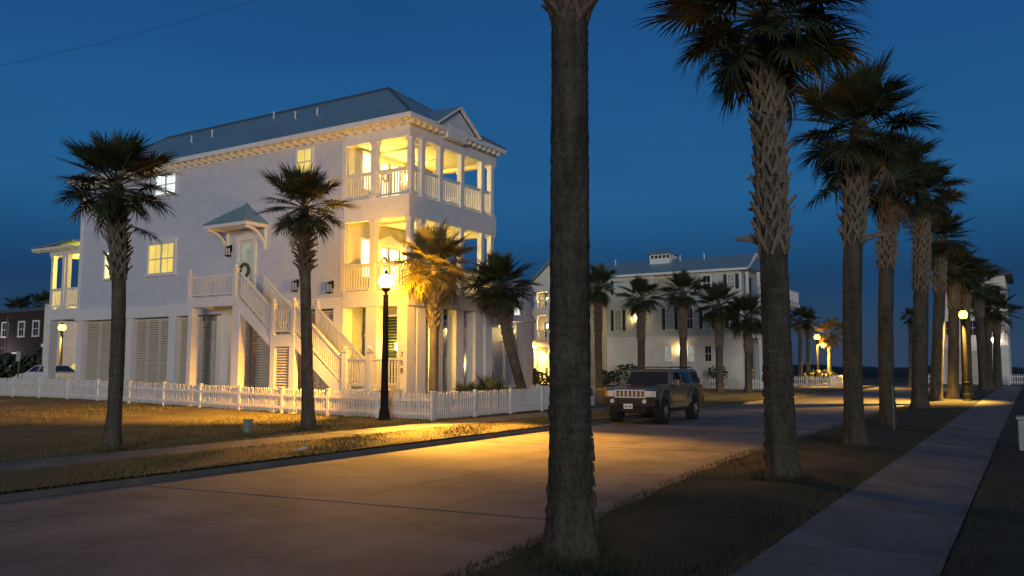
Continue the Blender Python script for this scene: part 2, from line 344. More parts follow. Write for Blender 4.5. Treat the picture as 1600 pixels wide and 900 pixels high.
grass('grass', 'grass_dry', 60000, lambda r, y: r.uniform(-14.45, XL + .03), pw(2, 55, 1.3), lambda x, y: .03, .025, .085, .016, clump)
grass('grass', 'grass_dry', 90000, lambda r, y: -15.8 - 30*r.random()**1.4, lambda r: r.uniform(2, 22.4), lambda x, y: gz(x, y), .02, .07, .02, clump)
grass('grass', 'grass_dry', 14000, lambda r, y: r.uniform(-36, -12.2), lambda r: r.uniform(34, 65), lambda x, y: gz(x, y), .03, .1, .04)

# ---------------------------------------------------------------- facade helpers
def FY(y): return ((0, y, 0), (1, 0, 0), (0, -1, 0))       # wall facing the camera side (-Y); u = world X
def FX(x): return ((x, 0, 0), (0, 1, 0), (1, 0, 0))        # wall facing the street (+X); u = world Y
def window(par, fr, u0, u1, v0, v1, pane, cols=1, rows=2, casing=.10, head=0, w0=0, frame='white', bars=True, name='window', peak=0, split=True, d=1.0):
    f = MB(); t = casing
    f.fbox(fr, u0-t, u0, v0-t, v1+t, w0, w0+.07*d); f.fbox(fr, u1, u1+t, v0-t, v1+t, w0, w0+.07*d)
    f.fbox(fr, u0, u1, v1, v1+t, w0, w0+.07*d); f.fbox(fr, u0-t-.03, u1+t+.03, v0-t, v0, w0+.002, w0+.10*d)
    if peak:
        o, ud, wd = Vector(fr[0]), Vector(fr[1]), Vector(fr[2]); um = (u0+u1)/2
        P = lambda u, v, w: tuple(o + ud*u + Vector((0, 0, v)) + wd*w)
        a = [(u0-t-.04, v1+t), (u1+t+.04, v1+t), (u1+t+.04, v1+t+.07), (um, v1+t+.07+peak), (u0-t-.04, v1+t+.07)]
        f.add([P(u, v, w0) for u, v in a] + [P(u, v, w0+.08) for u, v in a], [(0,1,2,3,4), (9,8,7,6,5)] + [(i, 5+i, 5+(i+1) % 5, (i+1) % 5) for i in range(5)])
    wdw = f.build(name, frame, par)
    du = (u1-u0)/cols
    sb = MB()
    for c in range(cols):
        a, b = u0 + du*c, u0 + du*(c+1)
        if c: sb.fbox(fr, a-.05, a+.05, v0, v1, w0, w0+.05*d)
        if bars:
            vm = (v0+v1)/2; sb.fbox(fr, a+.01, b-.01, vm-.025, vm+.025, w0+.003, w0+.035*d)
            for r in range(1, rows):
                if r*2 != rows: v = v0 + (v1-v0)*r/rows; sb.fbox(fr, a+.01, b-.01, v-.012, v+.012, w0+.004, w0+.026*d)
            sb.fbox(fr, (a+b)/2-.012, (a+b)/2+.012, v0, v1, w0+.004, w0+.024*d)
        MB().fbox(fr, a, b, v0, v1, w0 + .003, w0 + .012).build('pane', pane, wdw)
    if sb.v: sb.build('sash_bar', frame, wdw)
    return wdw
def shutter(par, fr, u0, u1, v0, v1, m='shutter', w=0):
    b = MB(); b.fbox(fr, u0, u1, v0, v1, w, w+.05); o = b.build('shutter', m, par)
    return o
def column(par, x, y, z0, z1, s=.2, m='white', name='column', cap=True):
    b = MB(); h = s/2
    b.box(x-h, x+h, y-h, y+h, z0, z1)
    if cap:
        b.box(x-h-.03, x+h+.03, y-h-.03, y+h+.03, z1-.13, z1-.003); b.box(x-h-.03, x+h+.03, y-h-.03, y+h+.03, z0+.003, z0+.16)
    return b.build(name, m, par)
def railing(par, a, b, za, zb, h, m='white', pitch=.125, gap=.09, name='railing', bal=.045):
    """a, b: XY ends; za, zb: height of the bottom rail; h: height of the top rail above it"""
    A = Vector((a[0], a[1], za)); B = Vector((b[0], b[1], zb)); up = Vector((0, 0, h))
    r = MB(); r.bar(A, B, .06, .07); r.bar(A + up, B + up, .10, .06); r.bar(A + up*.93, B + up*.93, .05, .05)
    o = r.build(name, m, par)
    L = (B - A).length; n = max(2, int(L/pitch))
    me = cached(('bal', round(h, 2), m, bal), lambda: MB().box(-bal/2, bal/2, -bal/2, bal/2, .02, h - .03).mesh('baluster', m))
    for i in range(n):
        t = (i + .5)/n; inst('baluster', me, o, A + (B - A)*t)
    return o
def newel(par, x, y, z0, z1, s=.14, m='white'):
    b = MB(); h = s/2
    b.box(x-h, x+h, y-h, y+h, z0, z1); b.box(x-h-.03, x+h+.03, y-h-.03, y+h+.03, z1, z1+.04)
    b.lathe([(.03, z1+.04), (.075, z1+.09), (.085, z1+.14), (.05, z1+.2), (.01, z1+.23)], (x, y, 0), 8)
    return b.build('newel_post', m, par)
def louvre_panel(par, fr, u0, u1, v0, v1, w0, m='louvre', pitch=.105, frame='louvre'):
    f = MB(); t = .05
    f.fbox(fr, u0, u0+t, v0, v1, w0-.04, w0+.05); f.fbox(fr, u1-t, u1, v0, v1, w0-.04, w0+.05)
    f.fbox(fr, u0+t, u1-t, v0, v0+t, w0-.04, w0+.05); f.fbox(fr, u0+t, u1-t, v1-t, v1, w0-.04, w0+.05)
    p = f.build('louvre_panel', frame, par)
    n = int((v1-v0-2*t)/pitch); L = u1-u0-2*t - .004
    isx = abs(fr[1][0]) > .5
    def mk():
        b = MB()
        fr0 = ((0, 0, 0), fr[1], fr[2]); ud, wd = Vector(fr[1]), Vector(fr[2])
        P = lambda u, v, w: tuple(ud*u + Vector((0, 0, v)) + wd*w)
        b.hexa([P(-L/2, -.045, .04), P(L/2, -.045, .04), P(L/2, -.03, .05), P(-L/2, -.03, .05), P(-L/2, .03, -.035), P(L/2, .03, -.035), P(L/2, .045, -.025), P(-L/2, .045, -.025)])
        return b.mesh('slat', m)
    me = cached(('slat', round(L, 2), isx, m), mk)
    o, ud, wd = Vector(fr[0]), Vector(fr[1]), Vector(fr[2])
    for i in range(n):
        v = v0 + t + (i + .5)*(v1-v0-2*t)/n
        inst('slat', me, p, o + ud*(u0+u1)/2 + Vector((0, 0, v)) + wd*w0)
    return p
def sconce_geo(fr, u, v, w=0):
    b = MB(); b.m = 0
    b.fbox(fr, u-.06, u+.06, v-.05, v+.25, w, w+.03); b.fbox(fr, u-.015, u+.015, v+.16, v+.19, w+.03, w+.16)
    b.fbox(fr, u-.10, u+.10, v+.12, v+.135, w+.07, w+.085); b.fbox(fr, u-.10, u+.10, v+.12, v+.135, w+.255, w+.27); b.fbox(fr, u-.045, u+.045, v+.11, v+.19, w+.13, w+.21); b.fbox(fr, u-.09, u+.09, v-.25, v-.20, w+.08, w+.26)
    for du in (-.085, .07):
        for dw in (.085, .24): b.fbox(fr, u+du, u+du+.015, v-.20, v+.12, w+dw, w+dw+.015)
    return b
def sconce(par, fr, u, v, glassm, w=0):
    o = sconce_geo(fr, u, v, w).build('wall_lantern', 'black_metal', par)
    MB().fbox(fr, u-.055, u+.055, v-.18, v+.10, w+.115, w+.225).build('lantern_glass', glassm, o)
    return o
def hip_roof(par, x0, x1, y0, y1, z, rx0, rx1, ry, rz, m, name='roof', th=.10):
    b = MB()
    v = [(x0,y0,z),(x1,y0,z),(x1,y1,z),(x0,y1,z),(rx0,ry,rz),(rx1,ry,rz)]
    w = [(p[0], p[1], p[2]-th) for p in v[:4]]
    b.add(v + w, [(0,1,5,4), (1,2,5), (2,3,4,5), (3,0,4), (0,6,7,1), (1,7,8,2), (2,8,9,3), (3,9,6,0), (9,8,7,6)])
    return b.build(name, m, par)
# ---------------------------------------------------------------- the lit corner house on stilts
Y0, Y1, XF, XW, XB = 23.68, 29.27, -19.0, -22.1, -39.5     # side wall, far wall, porch front, porch back wall, rear wall
H = thing('stilt_house', 'three storey pale lavender stilt house with glowing yellow corner porches behind the picket fence', 'house', (XF, Y0, 0))
b = MB().box(XB, XW, Y0, Y1, 4.42, 10.72); b.build('wall', 'siding', H)
# trim boards on the wall
t = MB(); fy = FY(Y0)
t.fbox(fy, XB-.03, XB+.16, 4.42, 10.6, -.02, .03); t.build('corner_board', 'white', H)
t = MB(); t.fbox(fy, XW-.17, XW+.04, 4.42, 10.6, -.02, .03); t.build('corner_board', 'white', H)
t = MB(); t.fbox(fy, XB-.05, XW+.05, 10.52, 10.72, .002, .04); t.build('frieze_board', 'white', H)
t = MB(); t.fbox(fy, XB-.12, -29.5, 3.97, 4.47, -.3, .09); t.fbox(fy, -29.5, XF+.09, 3.97, 4.40, -.3, .088); t.build('floor_beam', 'white', H)
# porch floors and their deep white bands
for nm, za, zb in (('porch_floor', 4.06, 4.5), ('porch_floor', 7.45, 7.98)):
    p = MB(); p.box(XW, XF-.002, Y0+.14, Y1-.002, za, zb-.03); p.build(nm, 'porch_cream', H)
for za, zb in ((3.96, 4.56), (7.2, 8.02), (10.18, 10.76)):
    p = MB(); p.box(XW+.05, XF+.12, Y0-.12, Y0+.13, za, zb); p.build('porch_band', 'white', H)
    p = MB(); p.box(XF-.13, XF+.118, Y0+.13, Y1-.13, za+.002, zb); p.build('porch_band', 'white', H)
    p = MB(); p.box(XW+.05, XF+.119, Y1-.13, Y1+.12, za, zb); p.build('porch_band', 'white', H)
p = MB(); p.box(XW, XF-.14, Y0+.14, Y1-.14, 10.34, 10.42); p.build('porch_ceiling', 'porch_cream', H)
for z in (7.36, 10.26):
    for yy in (25.5, 27.4):
        p = MB(); p.box(XW+.01, XF-.14, yy-.09, yy+.09, z, z+.09); p.build('ceiling_beam', 'porch_cream', H)
w = MB()
w.box(XW, XW+.02, Y0+.13, Y1, 4.5, 7.4); w.box(XW, XW+.02, Y0+.13, Y1, 7.98, 10.34); w.build('porch_wall', 'porch_cream', H)
# porch columns, upper two floors
fcols = (23.80, 24.42, 25.56, 26.97, 28.42, 29.14)
for za, zb in ((4.52, 7.2), (7.99, 10.18)):
    for y in fcols: column(H, XF-.01, y, za, zb, .21)
    column(H, -20.62, Y0+.01, za, zb, .24); column(H, -20.62, Y1-.01, za, zb, .22)
    column(H, XW+.08, Y1-.01, za, zb, .2)
    zr = za + .12
    for a, c in ((XW+.05, -20.74), (-20.5, XF-.12)):
        railing(H, (a, Y0+.01), (c, Y0+.01), zr, zr, .92); railing(H, (a, Y1-.01), (c, Y1-.01), zr, zr, .92)
    for i in range(5):
        if i in (0, 4): railing(H, (XF-.01, fcols[i]+.1), (XF-.01, fcols[i+1]-.1), zr, zr, .92)
        else: railing(H, (XF-.01, fcols[i]+.1), (XF-.01, fcols[i+1]-.1), zr, zr, .92)
# windows and doors on the porch wall
fx = FX(XW + .02)
for z in (4.5, 7.98):
    window(H, fx, 24.60, 25.04, z+.75, z+2.2, 'pane_bright', 1, 2, .08)
    window(H, fx, 27.42, 27.78, z+.75, z+2.15, 'pane_bright', 1, 2, .07)
    window(H, fx, 28.22, 28.5, z+.75, z+2.1, 'pane_gold', 1, 2, .06)
    dr = MB(); dr.fbox(fx, 25.62, 26.18, z+.02, z+2.12, 0, .05); d = dr.build('door', 'door_wood', H)
    MB().fbox(fx, 25.72, 26.08, z+.55, z+2.0, .05, .06).build('pane', 'pane_bright', d)
    wr = MB(); ring = [Vector((XW+.11, 25.9 + .17*cos(a), z+1.45 + .17*sin(a))) for a in [2*pi*i/12 for i in range(13)]]
    wr.tube(ring, .055, 6); wr.build('wreath', 'wreath', d)
    dr = MB(); dr.fbox(fx, 26.22, 26.90, z+.02, z+2.12, 0, .05); d = dr.build('door', 'door_wood', H)
    MB().fbox(fx, 26.30, 26.82, z+.35, z+2.02, .05, .06).build('pane', 'pane_bright', d)
    cs_ = MB(); P = [(25.5, z+2.13), (27.02, z+2.13), (27.02, z+2.28), (26.26, z+2.62), (25.5, z+2.28)]
    cs_.prism(P, XW+.02, XW+.10, 'x'); cs_.build('door_pediment', 'white', H)
    for ya in (25.46, 26.92): MB().fbox(fx, ya, ya+.14, z, z+2.13, 0, .08).build('door_casing', 'white', H)
    sconce(H, fx, 25.28, z+1.72, 'sconce_glass')
    sconce(H, fx, 27.24, z+1.72, 'sconce_glass')
# roof
zE, zRd = 10.95, 13.36
hip_roof(H, XB-.55, XF+.42, Y0-.46, Y1+.42, zE, -37.0, -22.35, 26.48, zRd, 'roof_metal')
rc = MB(); rc.tube([(-37.0, 26.48, zRd+.02), (-22.35, 26.48, zRd+.02)], .07, 6)
rc.build('ridge_cap', 'dark_roof', H)
for e, tx in (((XF+.42, Y0-.46, zE+.01), (-22.35, 26.48, zRd+.01)), ((XF+.42, Y1+.42, zE+.01), (-22.35, 26.48, zRd+.01)), ((XB-.55, Y0-.46, zE+.01), (-37, 26.48, zRd+.01))):
    MB().tube([e, tx], .06, 6).build('hip_cap', 'dark_roof', H)
sf = MB(); sf.box(XB-.5, XF+.38, Y0-.42, Y1+.38, 10.76, 10.835); sf.build('soffit', 'porch_cream', H)
fa = MB()
fa.box(XB-.56, XF+.43, Y0-.475, Y0-.43, 10.74, 10.93); fa.build('fascia', 'white', H)
fa = MB(); fa.box(XF+.39, XF+.432, Y0-.43, 25.5, 10.74, 10.932); fa.build('fascia', 'white', H)
fa = MB(); fa.box(XF+.39, XF+.432, 26.75, Y1+.43, 10.74, 10.932); fa.build('fascia', 'white', H)
rme = MB().box(-.045, .045, -.34, 0, -.16, 0).mesh('rafter_tail', 'porch_cream')
x = XB - .3
while x < XF + .3: inst('rafter_tail', rme, H, (x, Y0 - .06, 10.76)); x += .46
y = Y0 - .2
while y < Y1 + .3:
    if not 25.45 < y < 26.8: inst('rafter_tail', rme, H, (XF + .06, y, 10.76), (0, 0, pi/2))
    y += .36
# small gable over the porch front
gx = XF + .40
gb = MB(); gb.prism([(24.96, 10.940), (27.36, 10.940), (26.16, 11.740)], gx-.03, gx+.02, 'x'); gb.build('gable_wall', 'siding', H)
gb = MB(); gb.box(gx-.36, gx+.04, 25.48, 26.77, 10.530, 11.010); gb.build('gable_frieze', 'white', H)
gr_ = MB(); pk = (26.16, 11.880)
for ye in (24.72, 27.60):
    gr_.hexa([(gx+.12, ye, 10.880), (gx+.12, pk[0], pk[1]-.06), (-20.0, pk[0], pk[1]-.06), (-18.9, ye, 10.880), (gx+.12, ye, 10.960), (gx+.12, pk[0], pk[1]+.03), (-20.0, pk[0], pk[1]+.03), (-18.9, ye, 10.960)])
gr_.build('gable_roof', 'roof_metal', H)
gt = MB()
for ye in (24.74, 27.58): gt.bar((gx+.13, ye, 10.900), (gx+.13, 26.16, 11.825), .05, .13, up=(1, 0, 0))
gt.build('barge_board', 'white', H)
for vx, vy in ((-31.9, 25.2), (-26.5, 25.2), (-33.1, 25.0), (-25, 25.0), (-28.6, 25.9)):
    zz = zE + (vy - (Y0-.46))*(zRd-zE)/(26.48-Y0+.46)
    v = MB(); v.lathe([(.035, zz-.1), (.035, zz+.26), (.05, zz+.27), (.05, zz+.31), (.02, zz+.32)], (vx, vy, 0), 8); v.build('vent_pipe', 'white', H)
# windows on the side wall
window(H, fy, -24.68, -23.92, 9.40, 10.40, 'pane_gold', 1, 2, .10)
window(H, fy, -33.70, -32.30, 9.55, 10.42, 'pane_cool', 2, 2, .11)
window(H, fy, -34.0, -32.25, 5.95, 7.25, 'pane_gold', 2, 2, .14, peak=.16)
window(H, fy, -37.35, -36.62, 5.92, 7.15, 'pane_warm', 1, 2, .10)
window(H, fy, -37.2, -36.4, 9.0, 10.15, 'pane_warm', 1, 2, .10)
# side door, wreath and its hipped canopy on curved brackets
d = MB(); d.fbox(fy, -27.92, -27.10, 4.48, 6.98, 0, .05); d = d.build('door', 'door_wood', H)
MB().fbox(fy, -27.78, -27.24, 5.25, 6.86, .05, .06).build('pane', 'pane_dim', d)
db = MB(); db.fbox(fy, -27.53, -27.50, 5.25, 6.86, .06, .075); db.fbox(fy, -27.78, -27.24, 6.3, 6.33, .06, .074); db.build('sash_bar', 'white', d)
wr = MB(); wr.tube([(-27.51 + .26*cos(a), Y0-.12, 5.72 + .26*sin(a)) for a in [2*pi*i/14 for i in range(15)]], .07, 6); wr.build('wreath', 'wreath', d)
for xa, xb in ((-28.1, -27.92), (-27.10, -26.94)): MB().fbox(fy, xa, xb, 4.45, 7.0, 0, .07).build('door_casing', 'white', H)
c = MB()
P = [(-28.16, 7.0), (-26.88, 7.0), (-26.88, 7.15), (-27.52, 7.36), (-28.16, 7.15)]
c.prism(P, Y0-.075, Y0+.0, 'y'); c.build('door_pediment', 'white', H)
cx0, cx1, cyf, cz = -28.86, -26.28, Y0-1.2, 7.60
cr = MB(); ap = (-27.57, Y0-.02, 8.56)
e = [(cx0, cyf, cz), (cx1, cyf, cz), (cx1, Y0-.01, cz), (cx0, Y0-.01, cz)]
cr.add([*e, ap, *[(p[0], p[1], p[2]-.05) for p in e]], [(0,1,4), (1,2,4), (3,0,4), (2,3,4), (0,5,6,1), (1,6,7,2), (2,7,8,3), (3,8,5,0), (8,7,6,5)])
can = cr.build('door_canopy', 'roof_metal', H)
MB().tube([(cx1, cyf, cz+.01), ap], .045, 6).build('hip_cap', 'roof_metal', can)
cf = MB(); cf.box(cx0+.03, cx1-.03, cyf+.03, cyf+.07, cz-.19, cz-.052); cf.box(cx1-.07, cx1-.031, cyf+.07, Y0-.01, cz-.19, cz-.052); cf.box(cx0+.031, cx0+.07, cyf+.07, Y0-.01, cz-.19, cz-.052)
cf.box(cx0+.07, cx1-.07, cyf+.07, Y0-.01, cz-.12, cz-.08); cf.build('canopy_fascia', 'white', can)
for bx in (cx0+.14, cx1-.14):
    br = MB()
    br.bar((bx, Y0-.04, 6.5), (bx, Y0-.04, cz-.19), .09, .07, up=(1, 0, 0))
    pts = [(Y0-.06 - (1.02)*(1 - cos(a)), 6.52 + .84*sin(a)) for a in [pi/2*i/8 for i in range(9)]]
    for i in range(8):
        (ya, za), (yb, zb) = pts[i], pts[i+1]; br.bar((bx, ya, za), (bx, yb, zb), .09, .12, up=(1, 0, 0))
    br.build('bracket', 'white', can)
sconce(H, fy, -28.5, 6.62, 'sconce_dim'); sconce(H, fy, -24.44, 4.93, 'sconce_dim', .09); sconce(H, fy, -22.58, 4.78, 'sconce_dim', .09)
# stilts and louvred screens at ground level
for x in (-39.2, -35.3, -32.16, -28.7, -25.7, -22.3): column(H, x, Y0+.2, -.2, 3.98, .5 if x > -33 else .44, 'white', 'stilt', False)
column(H, -20.65, Y0+.2, -.2, 3.98, .52, 'white', 'stilt', False)
cp = MB().box(-19.42, XF+.04, Y0-.06, Y0+.40, -.2, 3.96).build('stilt', 'white', H)
for y, s in ((24.48, .5), (25.64, .34), (26.93, .5), (28.24, .46), (28.98, .5)):
    MB().box(XF-.42, XF+.03, y-s/2, y+s/2, -.2, 3.965).build('stilt', 'white', H)
for x in (-20.65, -22.3):
    MB().box(x-.25, x+.25, Y1-.45, Y1, -.2, 3.97).build('stilt', 'white', H)
fl = FY(Y0 + .2)
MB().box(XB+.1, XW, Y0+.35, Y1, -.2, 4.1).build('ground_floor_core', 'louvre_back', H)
def bay(u0, u1, n, v0=.15, v1=3.9):
    du = (u1-u0)/n
    for i in range(n): louvre_panel(H, fl, u0 + du*i + .01, u0 + du*(i+1) - .01, v0, v1, 0)
bay(-38.95, -35.55, 3); bay(-35.05, -32.42, 3); bay(-31.9, -30.4, 1); bay(-30.4, -29.0, 2, v1=3.7); bay(-28.42, -25.98, 2); bay(-25.4, -22.6, 3)
MB().box(-30.43, -30.37, Y0-.02, Y0+.15, -.2, 3.9).build('mullion', 'white', H)
MB().box(-29.02, -28.97, Y0-.2, Y0+.1, -.2, 3.9).build('mullion', 'white', H)
# recess under the porch
MB().box(-21.95, -20.05, 24.75, 26.25, -.2, 4.05).build('entry_wall', 'cream_siding', H)
fe = FY(24.75)
t = MB(); t.fbox(fe, -21.95, -21.3, 2.9, 3.0, 0, .05); t.fbox(fe, -21.34, -21.24, 0, 3.9, 0, .05); t.build('entry_trim', 'white', H)
louvre_panel(H, fe, -20.98, -20.18, 1.1, 3.7, .05, 'shutter', .11, 'white')
sconce(H, fe, -20.12, 2.55, 'sconce_glass', 0.06)
ft = FX(-20.05)
t = MB(); t.fbox(ft, 24.76, 24.9, 0, 3.9, 0, .05); t.fbox(ft, 25.3, 25.38, 0, 3.9, 0, .05); t.fbox(ft, 26.1, 26.24, 0, 3.9, 0, .05); t.fbox(ft, 24.9, 26.1, 1.1, 1.2, 0, .045); t.build('entry_trim', 'white', H)
# house number on the corner stilt
for i, ch in enumerate('758'):
    cu = bpy.data.curves.new('house_number', 'FONT'); cu.body = ch; cu.size = .27; cu.extrude = .012; cu.align_x = 'CENTER'
    o = bpy.data.objects.new('house_number', cu); me = bpy.data.meshes.new_from_object(o); bpy.data.objects.remove(o)
    me.materials.clear(); me.materials.append(M['ink'])
    inst('house_number', me, H, (XF-.17, Y0-.075, 2.10 - .29*i), (pi/2, 0, 0))
# side stair: deck, flights, landing
YO, YI = 22.36, 23.56
dk = MB(); dk.box(-29.46, -26.46, YO, Y0-.10, 4.42, 4.5); dk.build('deck_boards', 'white', H)
dk = MB(); dk.box(-29.48, -26.42, YO-.03, YO+.03, 4.16, 4.55); dk.box(-29.48, -29.42, YO+.03, Y0-.1, 4.16, 4.415); dk.build('deck_beam', 'white', H)
for x in (-29.28, -26.5): MB().box(x-.21 if x > -27 else x-.12, x+.21 if x > -27 else x+.12, YO-.02, YO+.3, -.2, 4.155).build('deck_post', 'white', H)
newel(H, -29.4, YO+.03, 4.55, 5.52, .17); newel(H, -26.62, YO+.03, 4.55, 5.6, .17)
railing(H, (-29.3, YO+.03), (-26.72, YO+.03), 4.66, 4.66, .76); railing(H, (-29.4, YO+.12), (-29.4, Y0-.06), 4.66, 4.66, .76)
def flight(x0, z0, x1, z1, n, suffix=''):
    for yy in (YO+.02, YI-.02):
        s = MB(); s.hexa([(x0, yy-.03, z0-.50), (x1, yy-.03, z1-.50), (x1, yy+.03, z1-.50), (x0, yy+.03, z0-.50), (x0, yy-.03, z0+.02), (x1, yy-.03, z1+.02), (x1, yy+.03, z1+.02), (x0, yy+.03, z0+.02)])
        s.build('stringer', 'white', H)
        railing(H, (x0+.05, yy), (x1-.05, yy), z0+.17, z1+.17, .84)
    me = MB().box(-.16, .16, YO+.06-YO, YI-.06-YO, -.04, 0).mesh('tread', 'white'); 
    for i in range(n):
        t = (i+.5)/n; inst('tread', me, H, (x0 + (x1-x0)*t, YO, z0 + (z1-z0)*(i+1)/(n+1)))
flight(-26.38, 4.42, -24.52, 2.98, 8); flight(-23.26, 2.95, -20.80, 1.0, 11)
ld = MB(); ld.box(-24.5, -23.28, YO, YI, 2.86, 2.94); ld.build('landing', 'white', H)
lb = MB(); lb.box(-24.52, -23.26, YO-.03, YO+.03, 2.5, 2.96); lb.box(-24.52, -24.28, YO-.025, YO+.2, -.2, 2.5); lb.box(-23.5, -23.26, YO-.025, YO+.2, -.2, 2.5); lb.build('landing_frame', 'white', H)
louvre_panel(H, FY(YO+.05), -24.27, -23.51, .2, 2.45, 0, 'louvre', .10, 'white')
newel(H, -24.42, YO+.02, 2.94, 4.12, .15); newel(H, -23.34, YO+.02, 2.94, 4.12, .15); newel(H, -24.42, YI, 2.94, 4.1, .14); newel(H, -23.3, YI, 2.94, 4.1, .14)
railing(H, (-24.33, YO+.02), (-23.43, YO+.02), 3.1, 3.1, .80)
MB().box(-23.2, -20.8, YI+.02, YI+.06, -.2, .6).build('stair_skirt', 'louvre', H)
pf = MB(); pf.box(-20.85, -19.1, YO, Y0-.08, .86, .95); pf.box(-20.85, -19.1, YO-.03, YO+.03, .5, .97); pf.build('entry_deck', 'white', H)
newel(H, -20.72, YO+.02, .95, 2.28, .2); newel(H, -19.62, YO+.02, .95, 2.26, .18)
railing(H, (-20.6, YO+.02), (-19.72, YO+.02), 1.1, 1.1, .92); railing(H, (-19.53, YO+.06), (-19.25, Y0-.1), 1.1, 1.1, .92)
for x in (-20.7, -19.3): MB().box(x-.1, x+.1, YO+.05, YO+.25, -.2, .86).build('deck_post', 'white', H)
# back porch
bx0 = -42.15
MB().box(bx0, XB-.04, Y0+.02, Y1-1, 4.08, 4.62).build('rear_porch_floor', 'white', H)
for x in (bx0+.16, -41.0, -40.72): column(H, x, Y0+.16, 4.62, 7.34, .2)
for x in (bx0+.16,): column(H, x, Y1-1.2, 4.62, 7.34, .2)
railing(H, (bx0+.28, Y0+.16), (-41.1, Y0+.16), 4.78, 4.78, .86); railing(H, (-40.6, Y0+.16), (XB-.1, Y0+.16), 4.78, 4.78, .86); railing(H, (bx0+.16, Y0+.3), (bx0+.16, Y1-1.3), 4.78, 4.78, .86)
MB().box(bx0-.02, XB-.04, Y0+.0, Y0+.3, 7.34, 7.72).build('rear_porch_beam', 'white', H)
MB().box(bx0-.02, bx0+.28, Y0+.3, Y1-1, 7.34, 7.722).build('rear_porch_beam', 'white', H)
rr = MB(); rr.hexa([(-43.1, Y0-.45, 7.70), (XB-.04, Y0-.45, 7.88), (XB-.04, Y1, 8.2), (-43.1, Y1, 7.74), (-43.1, Y0-.45, 7.78), (XB-.04, Y0-.45, 7.98), (XB-.04, Y1, 8.3), (-43.1, Y1, 7.84)])
rr.build('rear_porch_roof', 'roof_metal', H)
MB().box(-43.08, XB-.04, Y0-.44, Y0-.40, 7.60, 7.70).build('fascia', 'white', H)
for x in (-43.0 + .45*i for i in range(8)): inst('rafter_tail', rme, H, (x, Y0 - .06, 7.70))
MB().box(bx0-.05, bx0+.35, Y0, Y0+.4, -.2, 4.08).build('stilt', 'white', H)
MB().box(bx0, bx0+.3, Y1-1.4, Y1-1.1, -.2, 4.08).build('stilt', 'white', H)
pl = MB(); pl.lathe([(.12, 7.2), (.16, 7.28), (.16, 7.33), (.05, 7.36)], (-40.6, 25.4, 0), 10); pl.build('ceiling_light', 'sconce_glass', H)

# ---------------------------------------------------------------- picket fences
pk_me = MB().prism([(-.04, 0), (.04, 0), (.04, .80), (0, .87), (-.04, .80)], -.011, .011, 'y').mesh('picket', 'fence_white')
def fence(label, pts, pitch=.118, z=gz, group=None, h=1.0, every=2.4):
    f = thing('picket_fence', label, 'fence', (pts[0][0], pts[0][1], z(*pts[0])), group); n = 0; extra = MB()
    for (xa, ya), (xb, yb) in zip(pts, pts[1:]):
        L = math.hypot(xb-xa, yb-ya); d = Vector((xb-xa, yb-ya, 0))/L; ang = math.atan2(d.y, d.x); nrm = Vector((-d.y, d.x, 0))
        k = int(L/every)+1
        for i in range(k):
            t0, t1 = i/k, (i+1)/k; xs0, ys0, xs1, ys1 = xa+(xb-xa)*t0, ya+(yb-ya)*t0, xa+(xb-xa)*t1, ya+(yb-ya)*t1
            p = MB(); p.box(xs0-.05, xs0+.05, ys0-.05, ys0+.05, z(xs0, ys0)-.2, z(xs0, ys0)+.92*h); p.box(xs0-.065, xs0+.065, ys0-.065, ys0+.065, z(xs0, ys0)+.92*h, z(xs0, ys0)+.96*h); p.build('fence_post', 'fence_white', f)
            for zz in (.22, .66):
                r = MB(); o_ = nrm*.03
                r.bar(Vector((xs0, ys0, z(xs0, ys0)+zz*h)) + o_, Vector((xs1, ys1, z(xs1, ys1)+zz*h)) + o_, .035, .08); r.build('rail', 'fence_white', f)
        m = int(L/pitch)
        for i in range(m):
            t = (i+.5)/m; x, y = xa+(xb-xa)*t, ya+(yb-ya)*t
            if n < 300: inst('picket', pk_me, f, (x, y, z(x, y)+.05 + random.uniform(-.012, .010)), (random.uniform(-.018, .018), random.uniform(-.02, .02), ang), (1, 1, h)); n += 1
            else:
                c_ = Vector((x, y, z(x, y)+.05)); extra.hexa([c_-d*.04-nrm*.01, c_+d*.04-nrm*.01, c_+d*.04+nrm*.01, c_-d*.04+nrm*.01] + [q + Vector((0, 0, .86*h)) for q in (c_-d*.03-nrm*.01, c_+d*.03-nrm*.01, c_+d*.03+nrm*.01, c_-d*.03+nrm*.01)])
    if extra.v: prop(extra.build('pickets_far', 'fence_white', f), kind='stuff')
    return f
fence('long white picket fence along the lawn side of the lavender house', [(-16.62, 22.05), (-51, 22.05)])
fence('white picket fence facing the street from the corner post to behind the front palm', [(-16.62, 22.17), (-16.62, 34.0)])
fence('white picket fence seen through the stilts on the far side of the lot', [(-17.2, 33.4), (-27, 33.4)])
